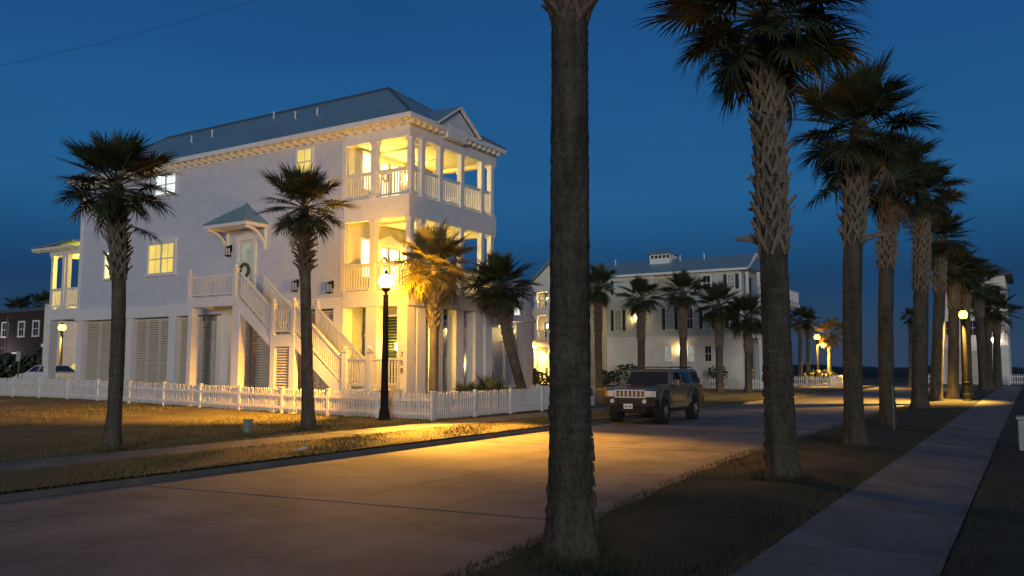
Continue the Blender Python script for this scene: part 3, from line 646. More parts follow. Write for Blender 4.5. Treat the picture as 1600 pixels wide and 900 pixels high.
#PART3
# ---------------------------------------------------------------- sabal palms
def frond_mesh(seed, droop, mats, nseg=62, dead=False):
    rnd = random.Random(seed); mb = MB(); Lp = .54
    # stalk and costa, length unit = 1 from the crown centre to the tip
    def costa(t): return Vector((t, 0, .06*sin(pi*min(t, 1)) - droop*.35*t*t))
    mb.m = 1; mb.tube([costa(t) for t in (0, .15, .3, Lp, .64, .73)], [.017, .013, .011, .010, .006, .002], 4)
    mb.m = 0
    for i in range(nseg):
        u = (i + .5)/nseg; th = (u-.5)*2*R_(148) + rnd.uniform(-.03, .03)
        tt = Lp + .20*max(0, 1 - abs(th)/2.2); p0 = costa(tt)
        L = (.45 - .12*abs(th)/2.6)*rnd.uniform(.78, 1.10)
        dirv = Vector((cos(th), sin(th), .24*abs(sin(th)) - .05)).normalized(); sdv = Vector((-sin(th), cos(th), .1*rnd.uniform(-1, 1)))
        wd = .027*rnd.uniform(.8, 1.15); dr = droop*rnd.uniform(.3, 1.2) + .03; tw = rnd.uniform(-.04, .04)
        P = []
        for s, w in ((.02, .35), (.38, 1), (.70, .66), (1, 0)):
            c_ = p0 + dirv*L*s + Vector((0, 0, -dr*L*s**2.6*1.3)) + sdv*tw*s*s
            P.append((c_, w))
        vs = []
        for c_, w in P[:3]: vs += [c_ - sdv*wd*w/2, c_ + sdv*wd*w/2]
        vs.append(P[3][0]); mb.add(vs, [(0, 1, 3, 2), (2, 3, 5, 4), (4, 5, 6)])
    return mb.mesh('frond', mats, fix=False)
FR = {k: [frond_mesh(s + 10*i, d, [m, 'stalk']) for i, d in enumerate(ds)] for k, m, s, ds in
      (('dark', 'frond', 1, (.06, .15, .28, .42)), ('lamplit', 'frond_lamplit', 3, (.08, .2, .36, .55)), ('pale', 'frond_pale', 5, (.10, .22, .35, .5)))}
FD = [frond_mesh(90 + i, .75 + .2*i, ['frond_dead', 'frond_dead'], 30) for i in range(2)]
def boot_mesh():
    b = MB()   # split leaf base: two legs clasping the trunk and a stub that points out and up (+X out, +Z up, unit = 1)
    for s in (-1, 1): b.hexa([(-.04, s*.30, -.42), (.05, s*.30, -.40), (.05, s*.20, -.45), (-.04, s*.20, -.47), (-.02, s*.12, .16), (.12, s*.12, .16), (.12, s*.0, .14), (-.02, s*.0, .14)])
    b.hexa([(-.03, -.12, .10), (.12, -.11, .08), (.12, .11, .08), (-.03, .12, .10), (.22, -.055, .56), (.29, -.05, .52), (.29, .05, .52), (.22, .055, .56)])
    return b
BOOT = {m: boot_mesh().mesh('boot', m) for m in ('boot', 'boot_red')}
def palm(label, base, top, r0, r1, R, nf=36, boots=None, group=None, tone='dark', seed=0, flare=1.45, curve=.0, near=False, bm='boot', bark='bark', bscale=.34, bout=0.0, dead=3, low=-.75, spread=1.0, name='palm_tree', extra=(), stubs=()):
    rnd = random.Random(seed*31 + 5); base = Vector(base); top = Vector(top)
    T = thing(name, label, 'palm tree', base, group)
    H_ = (top-base).length
    def spine(t):
        p = base.lerp(top, t); off = 4*t*(1-t)*curve; return p + Vector((off*.85, off*.5, 0))
    ns = 40 if near else 18; nr = int(H_/(.035 if near else .12)); vs = []; fs = []
    ph = rnd.uniform(0, 6)
    for i in range(nr+1):
        t = i/nr; c_ = spine(t); z = t*H_
        r = r0 + (r1-r0)*t + r0*(flare-1)*math.exp(-z/.32)
        ring = (.011 if near else .02)*(abs(((z*(9 + .8*sin(ph)) + .35*sin(z*3)) % 1) - .5)*2 - .5) + (.022*rnd.uniform(-1, 1) if near else .02*rnd.uniform(-1, 1))
        for j in range(ns):
            a = 2*pi*j/ns; q = 1 + ring + (.03 + .10*math.exp(-z/.22))*sin(3*a + z*.7 + ph) + .05*math.exp(-z/.2)*sin(7*a + ph) + (.018 if near else .012)*rnd.uniform(-1, 1)
            vs.append(c_ + Vector((cos(a), sin(a), 0))*r*q + Vector((0, 0, (-.2 if i == 0 else 0))))
    fs = [(i*ns+j, i*ns+(j+1) % ns, (i+1)*ns+(j+1) % ns, (i+1)*ns+j) for i in range(nr) for j in range(ns)]
    tb = MB().add(vs, fs); trunk = tb.build('trunk', bark, T, smooth=True, fix=False)
    if near:                                    # loose plates of bark left on the lower trunk
        for i in range(46):
            z = rnd.uniform(.05, 1.9); a = rnd.uniform(0, 2*pi); t = z/H_; c_ = spine(t); r = r0 + (r1-r0)*t + r0*(flare-1)*math.exp(-z/.32)
            w, h = rnd.uniform(.03, .07), rnd.uniform(.05, .14); o_ = Vector((cos(a), sin(a), 0)); s_ = Vector((-sin(a), cos(a), 0)); c2 = c_ + o_*(r*1.0)
            m_ = MB().hexa([c2-s_*w-o_*.03, c2+s_*w-o_*.03, c2+s_*w*.8+o_*.022, c2-s_*w*.9+o_*.016, c2-s_*w*.7-o_*.03+Vector((0,0,h)), c2+s_*w*.9-o_*.03+Vector((0,0,h)), c2+s_*w*.7+o_*.010+Vector((0,0,h)), c2-s_*w*.6+o_*.012+Vector((0,0,h))])
            m_.build('bark_plate', bark, trunk)
    if boots:
        z0, z1, joined = boots
        rows = int((z1-z0)/(bscale*.36)) ; k = 0; jb = MB()
        for i in range(rows):
            t = (z0 + (z1-z0)*i/rows)/H_; c_ = spine(t); r = r0 + (r1-r0)*t
            for j in range(6):
                a = 2*pi*(j + .5*(i % 2))/6 + rnd.uniform(-.12, .12); s_ = bscale*rnd.uniform(.85, 1.15)
                out = bout + rnd.uniform(-.12, .2) + (.35 if rnd.random() < .08 else 0)
                pos = c_ + Vector((cos(a), sin(a), 0))*(r*.97) + Vector((0, 0, rnd.uniform(-.04, .04)))
                if joined:
                    mt = Matrix.Translation(pos) @ Matrix.Rotation(a, 4, 'Z') @ Matrix.Rotation(out, 4, 'Y') @ Matrix.Scale(s_, 4)
                    bb = boot_mesh(); jb.add([mt @ Vector(v) for v in bb.v], bb.f)
                else:
                    o = inst('boot', BOOT[bm], trunk, pos, None, s_)
                    o.rotation_euler = (Matrix.Rotation(a, 3, 'Z') @ Matrix.Rotation(out, 3, 'Y')).to_euler()
        if joined: prop(jb.build('boots', bm, trunk, fix=False), kind='stuff')
    ga = 2.39996; ctr = top
    for i in range(nf):
        u = (i + .5)/nf; el = 1.42 + (low - 1.42)*u**.85; az = i*ga + rnd.uniform(-.25, .25) + seed
        el += rnd.uniform(-.14, .14); mi = min(3, int(u*4)); me = FR[tone][max(0, min(3, mi + rnd.choice((-1, 0, 0))))]
        L = R*spread*rnd.uniform(.86, 1.08)*(.86 + .22*sin(pi*min(1, u*1.15)))
        o = inst('frond', me, T, ctr + Vector((0, 0, -.12*u*R)), None, (L, L, L))
        o.rotation_euler = (Matrix.Rotation(az, 3, 'Z') @ Matrix.Rotation(-el, 3, 'Y') @ Matrix.Rotation(rnd.uniform(-.4, .4), 3, 'X')).to_euler()
    for z, az, ln in stubs:
        c_ = spine(z/H_); d_ = Vector((cos(az), sin(az), .12)); q_ = c_ + d_*(r0*.7)
        MB().tube([q_, q_ + d_*ln*.5 + Vector((0, 0, .04)), q_ + d_*ln + Vector((0, 0, .02))], [.075, .05, .02], 6).build('broken_stalk', bm, trunk)
    for az, el, L, dz in extra:
        o = inst('frond', FR[tone][3], T, ctr + Vector((0, 0, dz)), None, L); o.rotation_euler = (Matrix.Rotation(az, 3, 'Z') @ Matrix.Rotation(-el, 3, 'Y')).to_euler()
    for i in range(dead):
        az = rnd.uniform(0, 2*pi); o = inst('dead_frond', FD[i % 2], T, ctr + Vector((0, 0, -.15*R)), None, R*rnd.uniform(.75, .95))
        o.rotation_euler = (Matrix.Rotation(az, 3, 'Z') @ Matrix.Rotation(rnd.uniform(.8, 1.15), 3, 'Y')).to_euler()
    return T
GR = 'palms in a row along the near sidewalk'
palm('closest palm trunk, thick and bare, running up out of the top of the picture', (-3.62, 6.9, 0), (-3.34, 6.42, 7.6), .195, .152, 1.5, 30, (5.0, 7.3, False), GR, seed=1, near=True, flare=1.5, bark='bark_dark', bm='boot_red', bout=.25, low=-.35, dead=0)
palm('second palm of the near row, its drooping crown cut by the top edge', (-3.33, 13.3, 0), (-3.21, 12.62, 7.18), .225, .185, 1.56, 60, (3.65, 6.75, False), GR, seed=2, near=True, flare=1.3, bark='bark_dark', bscale=.37, dead=3, low=-.85, stubs=((3.66, pi*1.05, .42), (4.15, pi*.95, .22), (4.6, pi*1.1, .2)))
palm('third palm of the near row, with a broken leaf stub halfway up its trunk', (-3.27, 19.3, 0), (-2.88, 18.86, 6.85), .20, .19, 1.46, 50, (4.5, 6.5, False), GR, seed=3, bark='bark_dark', bscale=.38, dead=3, low=-.8, curve=-.10, extra=((pi*1.0, -.35, 1.25, -1.05), (pi*.8, -.1, 1.2, -.5)), stubs=((4.45, .15, .62),))
palm('fourth palm of the near row, a thin grey post beside its foot', (-3.6, 26.8, 0), (-3.2, 26.3, 7.25), .215, .20, 1.38, 50, (4.75, 7.0, False), GR, seed=4, bark='bark_dark', bscale=.38, dead=4, curve=-.12)
palm('fifth palm of the near row, paler leaf bases under a wide crown', (-4.0, 38.6, 0), (-3.44, 38.0, 8.9), .30, .27, 1.55, 48, (5.0, 8.2, False), GR, seed=5, bark='bark_dark', bscale=.42, dead=4)
palm('sixth palm of the near row, tall with a lopsided crown leaning right', (-4.12, 47.3, 0), (-3.5, 46.8, 8.2), .28, .26, 1.6, 44, (5.6, 8.3, True), GR, seed=6, bark='bark_dark', dead=4)
palm('seventh palm of the near row, dark trunk just left of the glowing far street lamp', (-3.68, 52.0, 0), (-3.3, 51.5, 7.2), .28, .26, 1.55, 40, (5.0, 7.2, True), GR, seed=7, bark='bark_dark', dead=4)
palm('eighth palm of the near row, directly behind the glowing far street lamp', (-3.1, 54.2, 0), (-2.95, 53.6, 6.9), .27, .25, 1.5, 38, (4.9, 6.8, True), GR, seed=8, bark='bark_dark', dead=4)
palm('ninth palm of the near row, slightly leaning in front of the garage doors', (-2.9, 69.0, 0), (-2.95, 68.4, 7.6), .30, .28, 1.9, 28, (5.4, 7.2, True), GR, seed=9, bark='bark_dark')
palm('shorter palm near the end of the near row, left of the last trunk', (-2.78, 74.9, 0), (-2.6, 74.5, 6.4), .26, .25, 1.8, 26, (4.6, 6, True), GR, seed=10, bark='bark_dark')
palm('last and rightmost palm of the near row, flat crown before the pale house', (-2.3, 75.4, 0), (-2.0, 75.0, 6.0), .26, .25, 1.9, 26, (4.4, 5.7, True), GR, seed=11, bark='bark_dark')
palm('palm on the left lawn, its trunk crossing the long fence, one frond hanging low', (-16.68, 10.9, 0), (-16.33, 10.5, 5.62), .15, .135, 1.16, 40, (3.75, 5.3, False), 'palms on the left lawn', seed=12, bark='bark', bscale=.37, bout=.12, dead=2, curve=.10, extra=((.35, -.25, 1.1, -.85),))
palm('palm on the left lawn before the stair, spiky dry leaf bases ringing its trunk', (-17.38, 17.3, 0), (-17.18, 16.75, 6.25), .175, .135, 1.26, 38, (4.5, 5.75, False), 'palms on the left lawn', seed=13, bark='bark', bscale=.42, bout=.55, bm='boot_red', dead=3)
palm('palm inside the fence lit bright yellow by the near street lamp', (-17.78, 23.65, 0), (-17.6, 23.45, 5.30), .165, .15, 1.5, 58, (3.2, 4.85, False), 'palms beside the lit house', 'lamplit', seed=14, bark='boot', bscale=.34, bout=.1, dead=4, low=-1.0)
palm('leaning palm inside the fence with a round dark crown', (-17.35, 29.5, 0), (-17.6, 27.7, 4.95), .20, .22, 1.42, 58, (2.6, 4.6, False), 'palms beside the lit house', seed=15, bark='bark', bscale=.30, dead=5, low=-1.0, curve=-.15)
GB = 'palms in front of the grey house'
for i, (x, h, lab, m) in enumerate(((-28.0, 7.9, 'leftmost palm before the grey house, reddish leaf bases below its crown', 'boot_red'), (-24.5, 6.9, 'palm before the grey house, second from its left end', 'boot'), (-21.25, 7.1, 'palm before the grey house, third along, above the parked car', 'boot'), (-18.62, 6.1, 'slim palm before the grey house beside the round bush', 'boot'), (-16.6, 5.2, 'rightmost palm before the grey house, low crown over its front porch', 'boot'))):
    palm(lab, (x, 58, 0), (x + .15, 57.8, h), .30 - .02*i, .26, 1.75, 38, (h*.55, h*.93, True), GB, seed=20+i, bm=m, dead=3, low=-.9)
for i, (x, y, h, R, lab, g_) in enumerate(((-17.8, 78.6, 6.1, 1.5, 'dark far palm just right of the second near trunk', 'palms by the far left street lamp'), (-17.2, 79.0, 5.8, 1.4, 'dark far palm overlapping its twin left of the far street lamp', 'palms by the far left street lamp'),
      (-15.9, 81.8, 4.9, 1.7, 'low palm lit orange by the far left street lamp', 'palms by the far left street lamp'), (-9.3, 84, 6.2, 1.0, 'thin lone far palm between two near trunks', 'far palms'),
      (-41.0, 64.4, 4.5, 1.2, 'small palm seen just right of the porch stilts', 'small palms between the houses'), (-37.3, 66.8, 3.3, 1.2, 'thin young palm before the yellow lit house', 'small palms between the houses'),
      (-113, 60, 9.0, 2.4, 'palm silhouette above the dark brick building at far left', 'palms beyond the dark building'), (-107.5, 60, 9.4, 2.5, 'palm silhouette at the right end of the dark brick building', 'palms beyond the dark building'))):
    palm(lab, (x, y, 0), (x + .2, y, h), .17 if R < 1.3 else .2, .15, R, 22, (h*.7, h*.93, True) if R > 1.3 else None, g_, 'lamplit' if 'orange' in lab else 'dark', seed=40+i, dead=2, flare=1.2)

# ---------------------------------------------------------------- street lamps
def street_lamp(label, x, y, h, globe='lamp_globe_far', r=.17):
    L = thing('street_lamp', label, 'street lamp', (x, y, 0), 'street lamps')
    p = MB(); p.lathe([(.22, -.1), (.22, .06), (.18, .10), (.16, .35), (.135, .42), (.125, .9), (.138, .92), (.138, .96), (.12, 1.0), (.085, h-.5), (.10, h-.48), (.05, h-.44), (.05, h-.36)], (x, y, 0), 14); p.build('pole', 'black_metal', L)
    c_ = MB(); c_.lathe([(.05, h-.36), (.12, h-.32), (.15, h-.26), (.15, h-.22), (.12, h-.20)], (x, y, 0), 14); c_.build('lamp_holder', 'black_metal', L)
    g_ = MB(); g_.lathe([(r*.62, h-.20), (r*.95, h-.10), (r, h+.02), (r*.82, h+.14), (r*.5, h+.20)], (x, y, 0), 14); g_.build('lamp_globe', globe, L, smooth=True)
    f_ = MB(); f_.lathe([(r*.5, h+.20), (r*.55, h+.23), (r*.2, h+.28), (.02, h+.36)], (x, y, 0), 12); f_.build('finial', 'black_metal', L)
    return L
street_lamp('near black street lamp by the picket fence, its globe glaring yellow before the house', -18.0, 21.3, 4.57, 'lamp_globe', .25)
NL = bpy.data.objects['street_lamp']       # unseen spots added at the lamp head for pools on road and lawn
def hidden_spot(L, aim, energy, size, blend=1, h=4.5, off=(0, 0), col=(1, .43, .045)):
    sp = bpy.data.lights.new('lamp_hidden_spot', 'SPOT'); sp.energy = energy; sp.color = col; sp.spot_size = R_(size); sp.spot_blend = blend; sp.shadow_soft_size = .06
    o = bpy.data.objects.new('lamp_hidden_spot', sp); C.objects.link(o); o.parent = L; o.location = (off[0], off[1], h)
    o.rotation_euler = (-(Vector(aim) - L.location - Vector((off[0], off[1], h)))).to_track_quat('Z', 'Y').to_euler()
hidden_spot(NL, (-12.8, 18.9, 0), 30000, 57, 1, 4.45, (.26, -.20))
hidden_spot(NL, (-13.6, 15.4, 0), 5500, 50, 1, 4.45, (.12, -.31))
hidden_spot(NL, (-24.3, 19.4, 0), 16000, 72, 1, 4.45, (-.22, -.24))
street_lamp('street lamp at far left glowing under the rear porch', -56.95, 33.1, 4.45, r=.24)
street_lamp('far street lamp lighting a low palm on the left kerb', -16.75, 81.3, 4.5, r=.26)
street_lamp('far street lamp among the trunks of the near palm row', -2.8, 48.6, 4.4, 'lamp_globe_dim', r=.2)
street_lamp('small far street lamp seen beside the leaning palm', -36.1, 60.0, 3.6, r=.2)
for L in [o for o in list(C.objects) if o.name.startswith('street_lamp.')]: hidden_spot(L, (L.location.x + (1.5 if L.location.x < -10 else -3), L.location.y - 1, 0), 11000, 130, .8, 4.1, (0, -.45), (1, .52, .08))  # far lamps each get an added unseen spot for a ground pool
wl_ = thing('flood_light', 'cold white light on a pole before the dark brick building', 'light', (-83.6, 43, 0))
MB().lathe([(.09, -.2), (.06, 6.6)], (-83.2, 43, 0), 8).build('pole', 'pole_grey', wl_)
MB().lathe([(.1, 3.0), (.3, 3.1), (.34, 3.3), (.25, 3.5), (.1, 3.55)], (-84.9, 42.7, 0), 10).build('lamp_globe', 'white_bulb', wl_)
MB().bar((-83.2, 43, 3.5), (-84.9, 42.8, 3.6), .07).build('arm', 'pole_grey', wl_)
#PART4
# ---------------------------------------------------------------- vehicles
def wheel(par, x, y, side, r=.39, w=.27, zc=None, spokes=5):
    zc = r if zc is None else zc
    wh = MB(); wh.lathe([(.10, -w*.4), (.10, w*.4)], (0, 0, 0), 10, 'x')
    W_ = wh.build('wheel', 'car_black', par); W_.location = Vector((x, y, zc))
    t = MB(); t.lathe([(r*.60, -w/2), (r*.92, -w/2), (r, -w*.36), (r, w*.36), (r*.92, w/2), (r*.60, w/2)], (0, 0, 0), 28, 'x')
    for i in range(28):
        a = 2*pi*i/28; t.hexa([(sx*w*.46, (r-.01)*cos(b), (r-.01)*sin(b)) for b, sx in ((a-.05, -1), (a-.05, 1), (a+.05, 1), (a+.05, -1))] + [(sx*w*.46, (r+.012)*cos(b), (r+.012)*sin(b)) for b, sx in ((a-.05, -1), (a-.05, 1), (a+.05, 1), (a+.05, -1))])
    t.build('tyre', 'tyre', W_)
    m = MB(); s = side
    m.lathe([(r*.60, s*w*.40), (r*.61, s*w*.50), (r*.54, s*w*.50), (r*.50, s*w*.25)], (0, 0, 0), 24, 'x')
    for i in range(spokes):
        a = 2*pi*i/spokes; c_, q = Vector((0, cos(a), sin(a))), Vector((0, -sin(a), cos(a))); X = Vector((s*w*.40, 0, 0)); D = Vector((s*.03, 0, 0))
        m.hexa([X - q*.05, X + q*.05, X + c_*r*.56 + q*.075, X + c_*r*.56 - q*.075, X+D*1.3 - q*.045, X+D*1.3 + q*.045, X+D + c_*r*.56 + q*.06, X+D + c_*r*.56 - q*.06])
    m.lathe([(.075, s*w*.35), (.075, s*w*.55), (.05, s*w*.57)], (0, 0, 0), 12, 'x')
    m.build('rim', 'rim', W_)
    MB().lathe([(r*.55, s*w*.05), (r*.55, s*w*.15)], (0, 0, 0), 20, 'x').build('brake_disc', 'car_black', W_)
def arch(cy, r, z0, n=9):
    return [(cy - r*cos(pi*i/(n-1)), z0 + r*sin(pi*i/(n-1))*1.02) for i in range(n)]
CAR = thing('parked_car', 'boxy tan off-road car parked at the far kerb, slotted chrome grille facing the camera', 'car', (-11.12, 27.55, ZR))
BASE[CAR] = Vector((0, 0, 0))
fA, rA = -1.42, 1.42
# lower body: y, z outline, front at -y
low_ = [(-2.14, .62), (-1.93, .60)] + arch(fA, .50, .60) + [(-.86, .46), (.86, .46)] + arch(rA, .50, .60) + [(1.98, .60), (2.26, .62), (2.33, .74), (2.33, 1.12), (2.28, 1.22), (-.80, 1.22), (-1.0, 1.20), (-1.9, 1.145), (-2.10, 1.10), (-2.16, 1.02)]
b = MB().prism(low_, -.88, .88, 'x'); body = b.build('body', 'car_paint', CAR, bevel=.035)
# bonnet bulge and scoop
bn = MB().hexa([(-.55, -2.05, 1.09), (.55, -2.05, 1.09), (.50, -.9, 1.20), (-.50, -.9, 1.20), (-.52, -2.0, 1.145), (.52, -2.0, 1.145), (.46, -.92, 1.255), (-.46, -.92, 1.255)]); bn.build('bonnet', 'car_paint', CAR, bevel=.02)
sc = MB().hexa([(-.36, -1.35, 1.20), (.36, -1.35, 1.20), (.36, -.86, 1.24), (-.36, -.86, 1.24), (-.34, -1.32, 1.245), (.34, -1.32, 1.245), (.34, -.88, 1.285), (-.34, -.88, 1.285)]); sc.build('bonnet_vent', 'car_black', CAR)
# cabin with sloping glass
cb = MB(); cb.hexa([(-.86, -.82, 1.215), (.86, -.82, 1.215), (.86, 2.26, 1.215), (-.86, 2.26, 1.215), (-.73, -.42, 1.74), (.73, -.42, 1.74), (.73, 2.14, 1.74), (-.73, 2.14, 1.74)])
cb.build('cabin', 'car_paint', CAR, bevel=.05)
rf = MB(); rf.hexa([(-.70, -.36, 1.735), (.70, -.36, 1.735), (.70, 2.08, 1.735), (-.70, 2.08, 1.735), (-.66, -.25, 1.772), (.66, -.25, 1.772), (.66, 2.0, 1.772), (-.66, 2.0, 1.772)]); rf.build('roof', 'car_paint', CAR, bevel=.015)
def on(y, z, side): return (side*(.86 + (.73-.86)*(z-1.215)/.525 + .006), y, z)
ws = MB(); fyz = lambda z, o: -.82 + .40*(z-1.215)/.525 - o
wsP = lambda x, z, o: (x*(.86 - .13*(z-1.215)/.525)/.86, fyz(z, o), z)
ws.hexa([wsP(-.77, 1.26, .0), wsP(.77, 1.26, .0), wsP(.77, 1.26, .012), wsP(-.77, 1.26, .012), wsP(-.76, 1.68, .0), wsP(.76, 1.68, .0), wsP(.76, 1.68, .012), wsP(-.76, 1.68, .012)])
ws.build('windscreen', 'car_glass', CAR)
for s_ in (-.35, .2):
    MB().tube([(s_, -.82, 1.245), (s_ + .42, -.835 + .08, 1.33)], .012, 5).build('wiper', 'car_black', CAR)
for sd in (-1, 1):
    for (ya, yb, yc, yd) in ((-.50, .30, .30, -.22), (.42, 1.15, 1.15, .42), (1.30, 2.10, 2.02, 1.30)):
        q = [on(ya, 1.27, sd), on(yb, 1.27, sd), on(yc, 1.66, sd), on(yd, 1.66, sd)]
        MB().add(q + [(p[0] - sd*.03, p[1], p[2]) for p in q], [(0,1,2,3), (7,6,5,4), (0,4,5,1), (1,5,6,2), (2,6,7,3), (3,7,4,0)]).build('side_window', 'car_glass', CAR)
    mi = MB().box(sd*.90 - .0, sd*1.08, -.60, -.48, 1.22, 1.42); mi.box(sd*.86, sd*.92, -.56, -.50, 1.26, 1.32); mo = mi.build('wing_mirror', 'car_paint', CAR, bevel=.02)
    MB().box(min(sd*.93, sd*1.06), max(sd*.93, sd*1.06), -.478, -.472, 1.25, 1.40).build('mirror_glass', 'chrome', mo)
    for cy in (fA, rA):
        fl_ = MB(); pts = arch(cy, .56, .60, 11); inn = arch(cy, .49, .60, 11)
        for i in range(10):
            (a0, z0), (a1, z1), (b1, w1), (b0, w0) = pts[i], pts[i+1], inn[i+1], inn[i]
            fl_.hexa([(sd*.87, a0, z0), (sd*.87, a1, z1), (sd*.87, b1, w1), (sd*.87, b0, w0), (sd*.955, a0, z0), (sd*.955, a1, z1), (sd*.955, b1, w1), (sd*.955, b0, w0)])
        fl_.build('wheel_arch', 'car_paint', CAR)
        MB().prism(arch(cy, .495, .40, 9), sd*.55, sd*.885, 'x').build('wheel_well', 'car_black', CAR)
    for y_ in (-.62, .36, 1.22):
        MB().box(sd*.8805 - .002, sd*.8805 + .002, y_-.006, y_+.006, .58, 1.21).build('door_seam', 'void', CAR)
    for y_ in (.20, 1.04):
        MB().box(min(sd*.88, sd*.91), max(sd*.88, sd*.91), y_-.08, y_+.08, 1.08, 1.12).build('door_handle', 'car_black', CAR)
    MB().box(min(sd*.86, sd*.93), max(sd*.86, sd*.93), -.88, .88, .40, .48).build('side_step', 'car_black', CAR)
    MB().tube([(sd*.62, -.20, 1.80), (sd*.63, -.1, 1.835), (sd*.63, 1.8, 1.835), (sd*.62, 1.95, 1.80)], .022, 6).build('roof_rail', 'car_black', CAR)
    MB().box(min(sd*.76, sd*.89), max(sd*.76, sd*.89), 2.30, 2.345, .95, 1.2).build('tail_light', 'tail_red', CAR)
    # lamps
    hb = MB().box(sd*.66 - .125, sd*.66 + .125, -2.20, -2.10, .875, 1.075).build('headlight', 'silver', CAR)
    MB().lathe([(.09, -.012), (.088, .0), (.05, .008)][::-1] and [(.092, -2.225), (.092, -2.195)], (sd*.66, 0, .975), 16, 'y').build('lens', 'lens', hb)
    MB().box(sd*.835 - .045, sd*.835 + .045, -2.17, -2.08, .88, 1.07).build('side_light', 'amber' if sd < 0 else 'lens', CAR)
    MB().lathe([(.065, -2.36), (.075, -2.33), (.075, -2.28)], (sd*.56, 0, .74), 14, 'y').build('fog_light', 'lens', CAR)
    hk = MB(); hk.tube([(sd*.36, -2.33, .60), (sd*.36, -2.40, .60), (sd*.36, -2.40, .66), (sd*.36, -2.33, .66)], .016, 5); hk.build('tow_hook', 'car_black', CAR)
for s_ in (-.2, .9, 1.5): MB().box(-.62, .62, s_-.03, s_+.03, 1.815, 1.85).build('roof_bar', 'car_black', CAR)
gl = MB().box(-.86, .86, -2.155, -2.10, .83, 1.10).build('grille_back', 'void', CAR)
gf = MB(); gf.box(-.54, .54, -2.21, -2.14, 1.065, 1.105); gf.box(-.54, .54, -2.21, -2.14, .845, .885)
gf.build('grille_frame', 'silver', CAR)
for i in range(8): MB().box(-.525 + i*.1457, -.525 + i*.1457 + .048, -2.205, -2.145, .885, 1.065).build('grille_bar', 'silver', CAR)
bp = MB(); bp.hexa([(-.90, -2.33, .56), (.90, -2.33, .56), (.94, -1.92, .56), (-.94, -1.92, .56), (-.90, -2.32, .82), (.90, -2.32, .82), (.94, -1.92, .82), (-.94, -1.92, .82)])
bp.build('front_bumper', 'car_black', CAR, bevel=.03)
MB().hexa([(-.60, -2.30, .40), (.60, -2.30, .40), (.66, -1.9, .36), (-.66, -1.9, .36), (-.62, -2.325, .56), (.62, -2.325, .56), (.7, -1.9, .57), (-.7, -1.9, .57)]).build('skid_plate', 'car_black', CAR)
MB().box(-.90, .90, 2.28, 2.45, .56, .78).build('rear_bumper', 'car_black', CAR, bevel=.02)
MB().box(-.62, .62, -1.9, 2.2, .34, .5).build('underbody', 'car_black', CAR)
pt = MB().box(-.155, .155, -2.350, -2.333, .50, .66).build('number_plate', 'plate', CAR)
for k in range(7):
    if k == 3: continue
    MB().box(-.125 + k*.037, -.125 + k*.037 + .022, -2.353, -2.350, .54, .60).build('plate_mark', 'plate_ink', pt)
spr = MB(); spr.lathe([(.36, 2.36), (.38, 2.40), (.38, 2.56), (.34, 2.60)], (0.05, 0, 1.08), 20, 'y'); spr.build('spare_wheel', 'tyre', CAR)
MB().hexa([(-.7, 2.145, 1.30), (.7, 2.145, 1.30), (.7, 2.26, 1.30), (-.7, 2.26, 1.30), (-.64, 2.1, 1.66), (.64, 2.1, 1.66), (.64, 2.185, 1.66), (-.64, 2.185, 1.66)]).build('rear_window', 'car_glass', CAR)
for sd in (-1, 1):
    for cy in (fA, rA): wheel(CAR, sd*.80, cy, sd)

SED = thing('parked_car', 'white saloon car half hidden behind the picket fence at far left', 'car', (-50.4, 28.6, .42)); BASE[SED] = Vector((0, 0, 0))
P = [(-2.25, .35), (2.2, .35), (2.3, .75), (2.2, .95), (1.2, 1.02), (-1.0, 1.0), (-2.1, .85), (-2.3, .6)]
MB().prism(P, -.85, .85, 'y').build('body', 'car_white', SED, bevel=.06)
MB().hexa([(-1.15, -.80, .99), (1.75, -.80, .99), (1.75, .80, .99), (-1.15, .80, .99), (-.35, -.62, 1.42), (.95, -.62, 1.42), (.95, .62, 1.42), (-.35, .62, 1.42)]).build('roof', 'car_white', SED, bevel=.06)
for sgn in (-1, 1):
    for (a, b_, c_, d_) in ((-.85, .22, .22, -.30), (.32, 1.35, .85, .32)):
        yy = lambda z: sgn*(.80 - .18*(z-.99)/.43 + .008)
        q = [(a, yy(1.03), 1.03), (b_, yy(1.03), 1.03), (c_, yy(1.37), 1.37), (d_, yy(1.37), 1.37)]
        MB().add(q + [(p[0], p[1] - sgn*.03, p[2]) for p in q], [(0,1,2,3), (7,6,5,4), (0,4,5,1), (1,5,6,2), (2,6,7,3), (3,7,4,0)]).build('side_window', 'car_glass', SED)
MB().hexa([(1.70, -.66, 1.04), (1.70, .66, 1.04), (1.60, .66, 1.04), (1.60, -.66, 1.04), (1.03, -.55, 1.38), (1.03, .55, 1.38), (.95, .55, 1.38), (.95, -.55, 1.38)]).build('windscreen', 'car_glass', SED)
MB().hexa([(-1.12, -.66, 1.04), (-1.12, .66, 1.04), (-1.0, .66, 1.04), (-1.0, -.66, 1.04), (-.43, -.55, 1.38), (-.43, .55, 1.38), (-.35, .55, 1.38), (-.35, -.55, 1.38)]).build('rear_window', 'car_glass', SED)
for x in (-1.4, 1.4):
    for sgn in (-1, 1):
        w_ = MB().lathe([(.32, -.1), (.32, .1)], (0, 0, 0), 16, 'y').build('wheel', 'tyre', SED); w_.location = (x, sgn*.78, .32)
        MB().lathe([(.2, sgn*.10), (.18, sgn*.115)], (0, 0, 0), 12, 'y').build('rim', 'rim', w_)

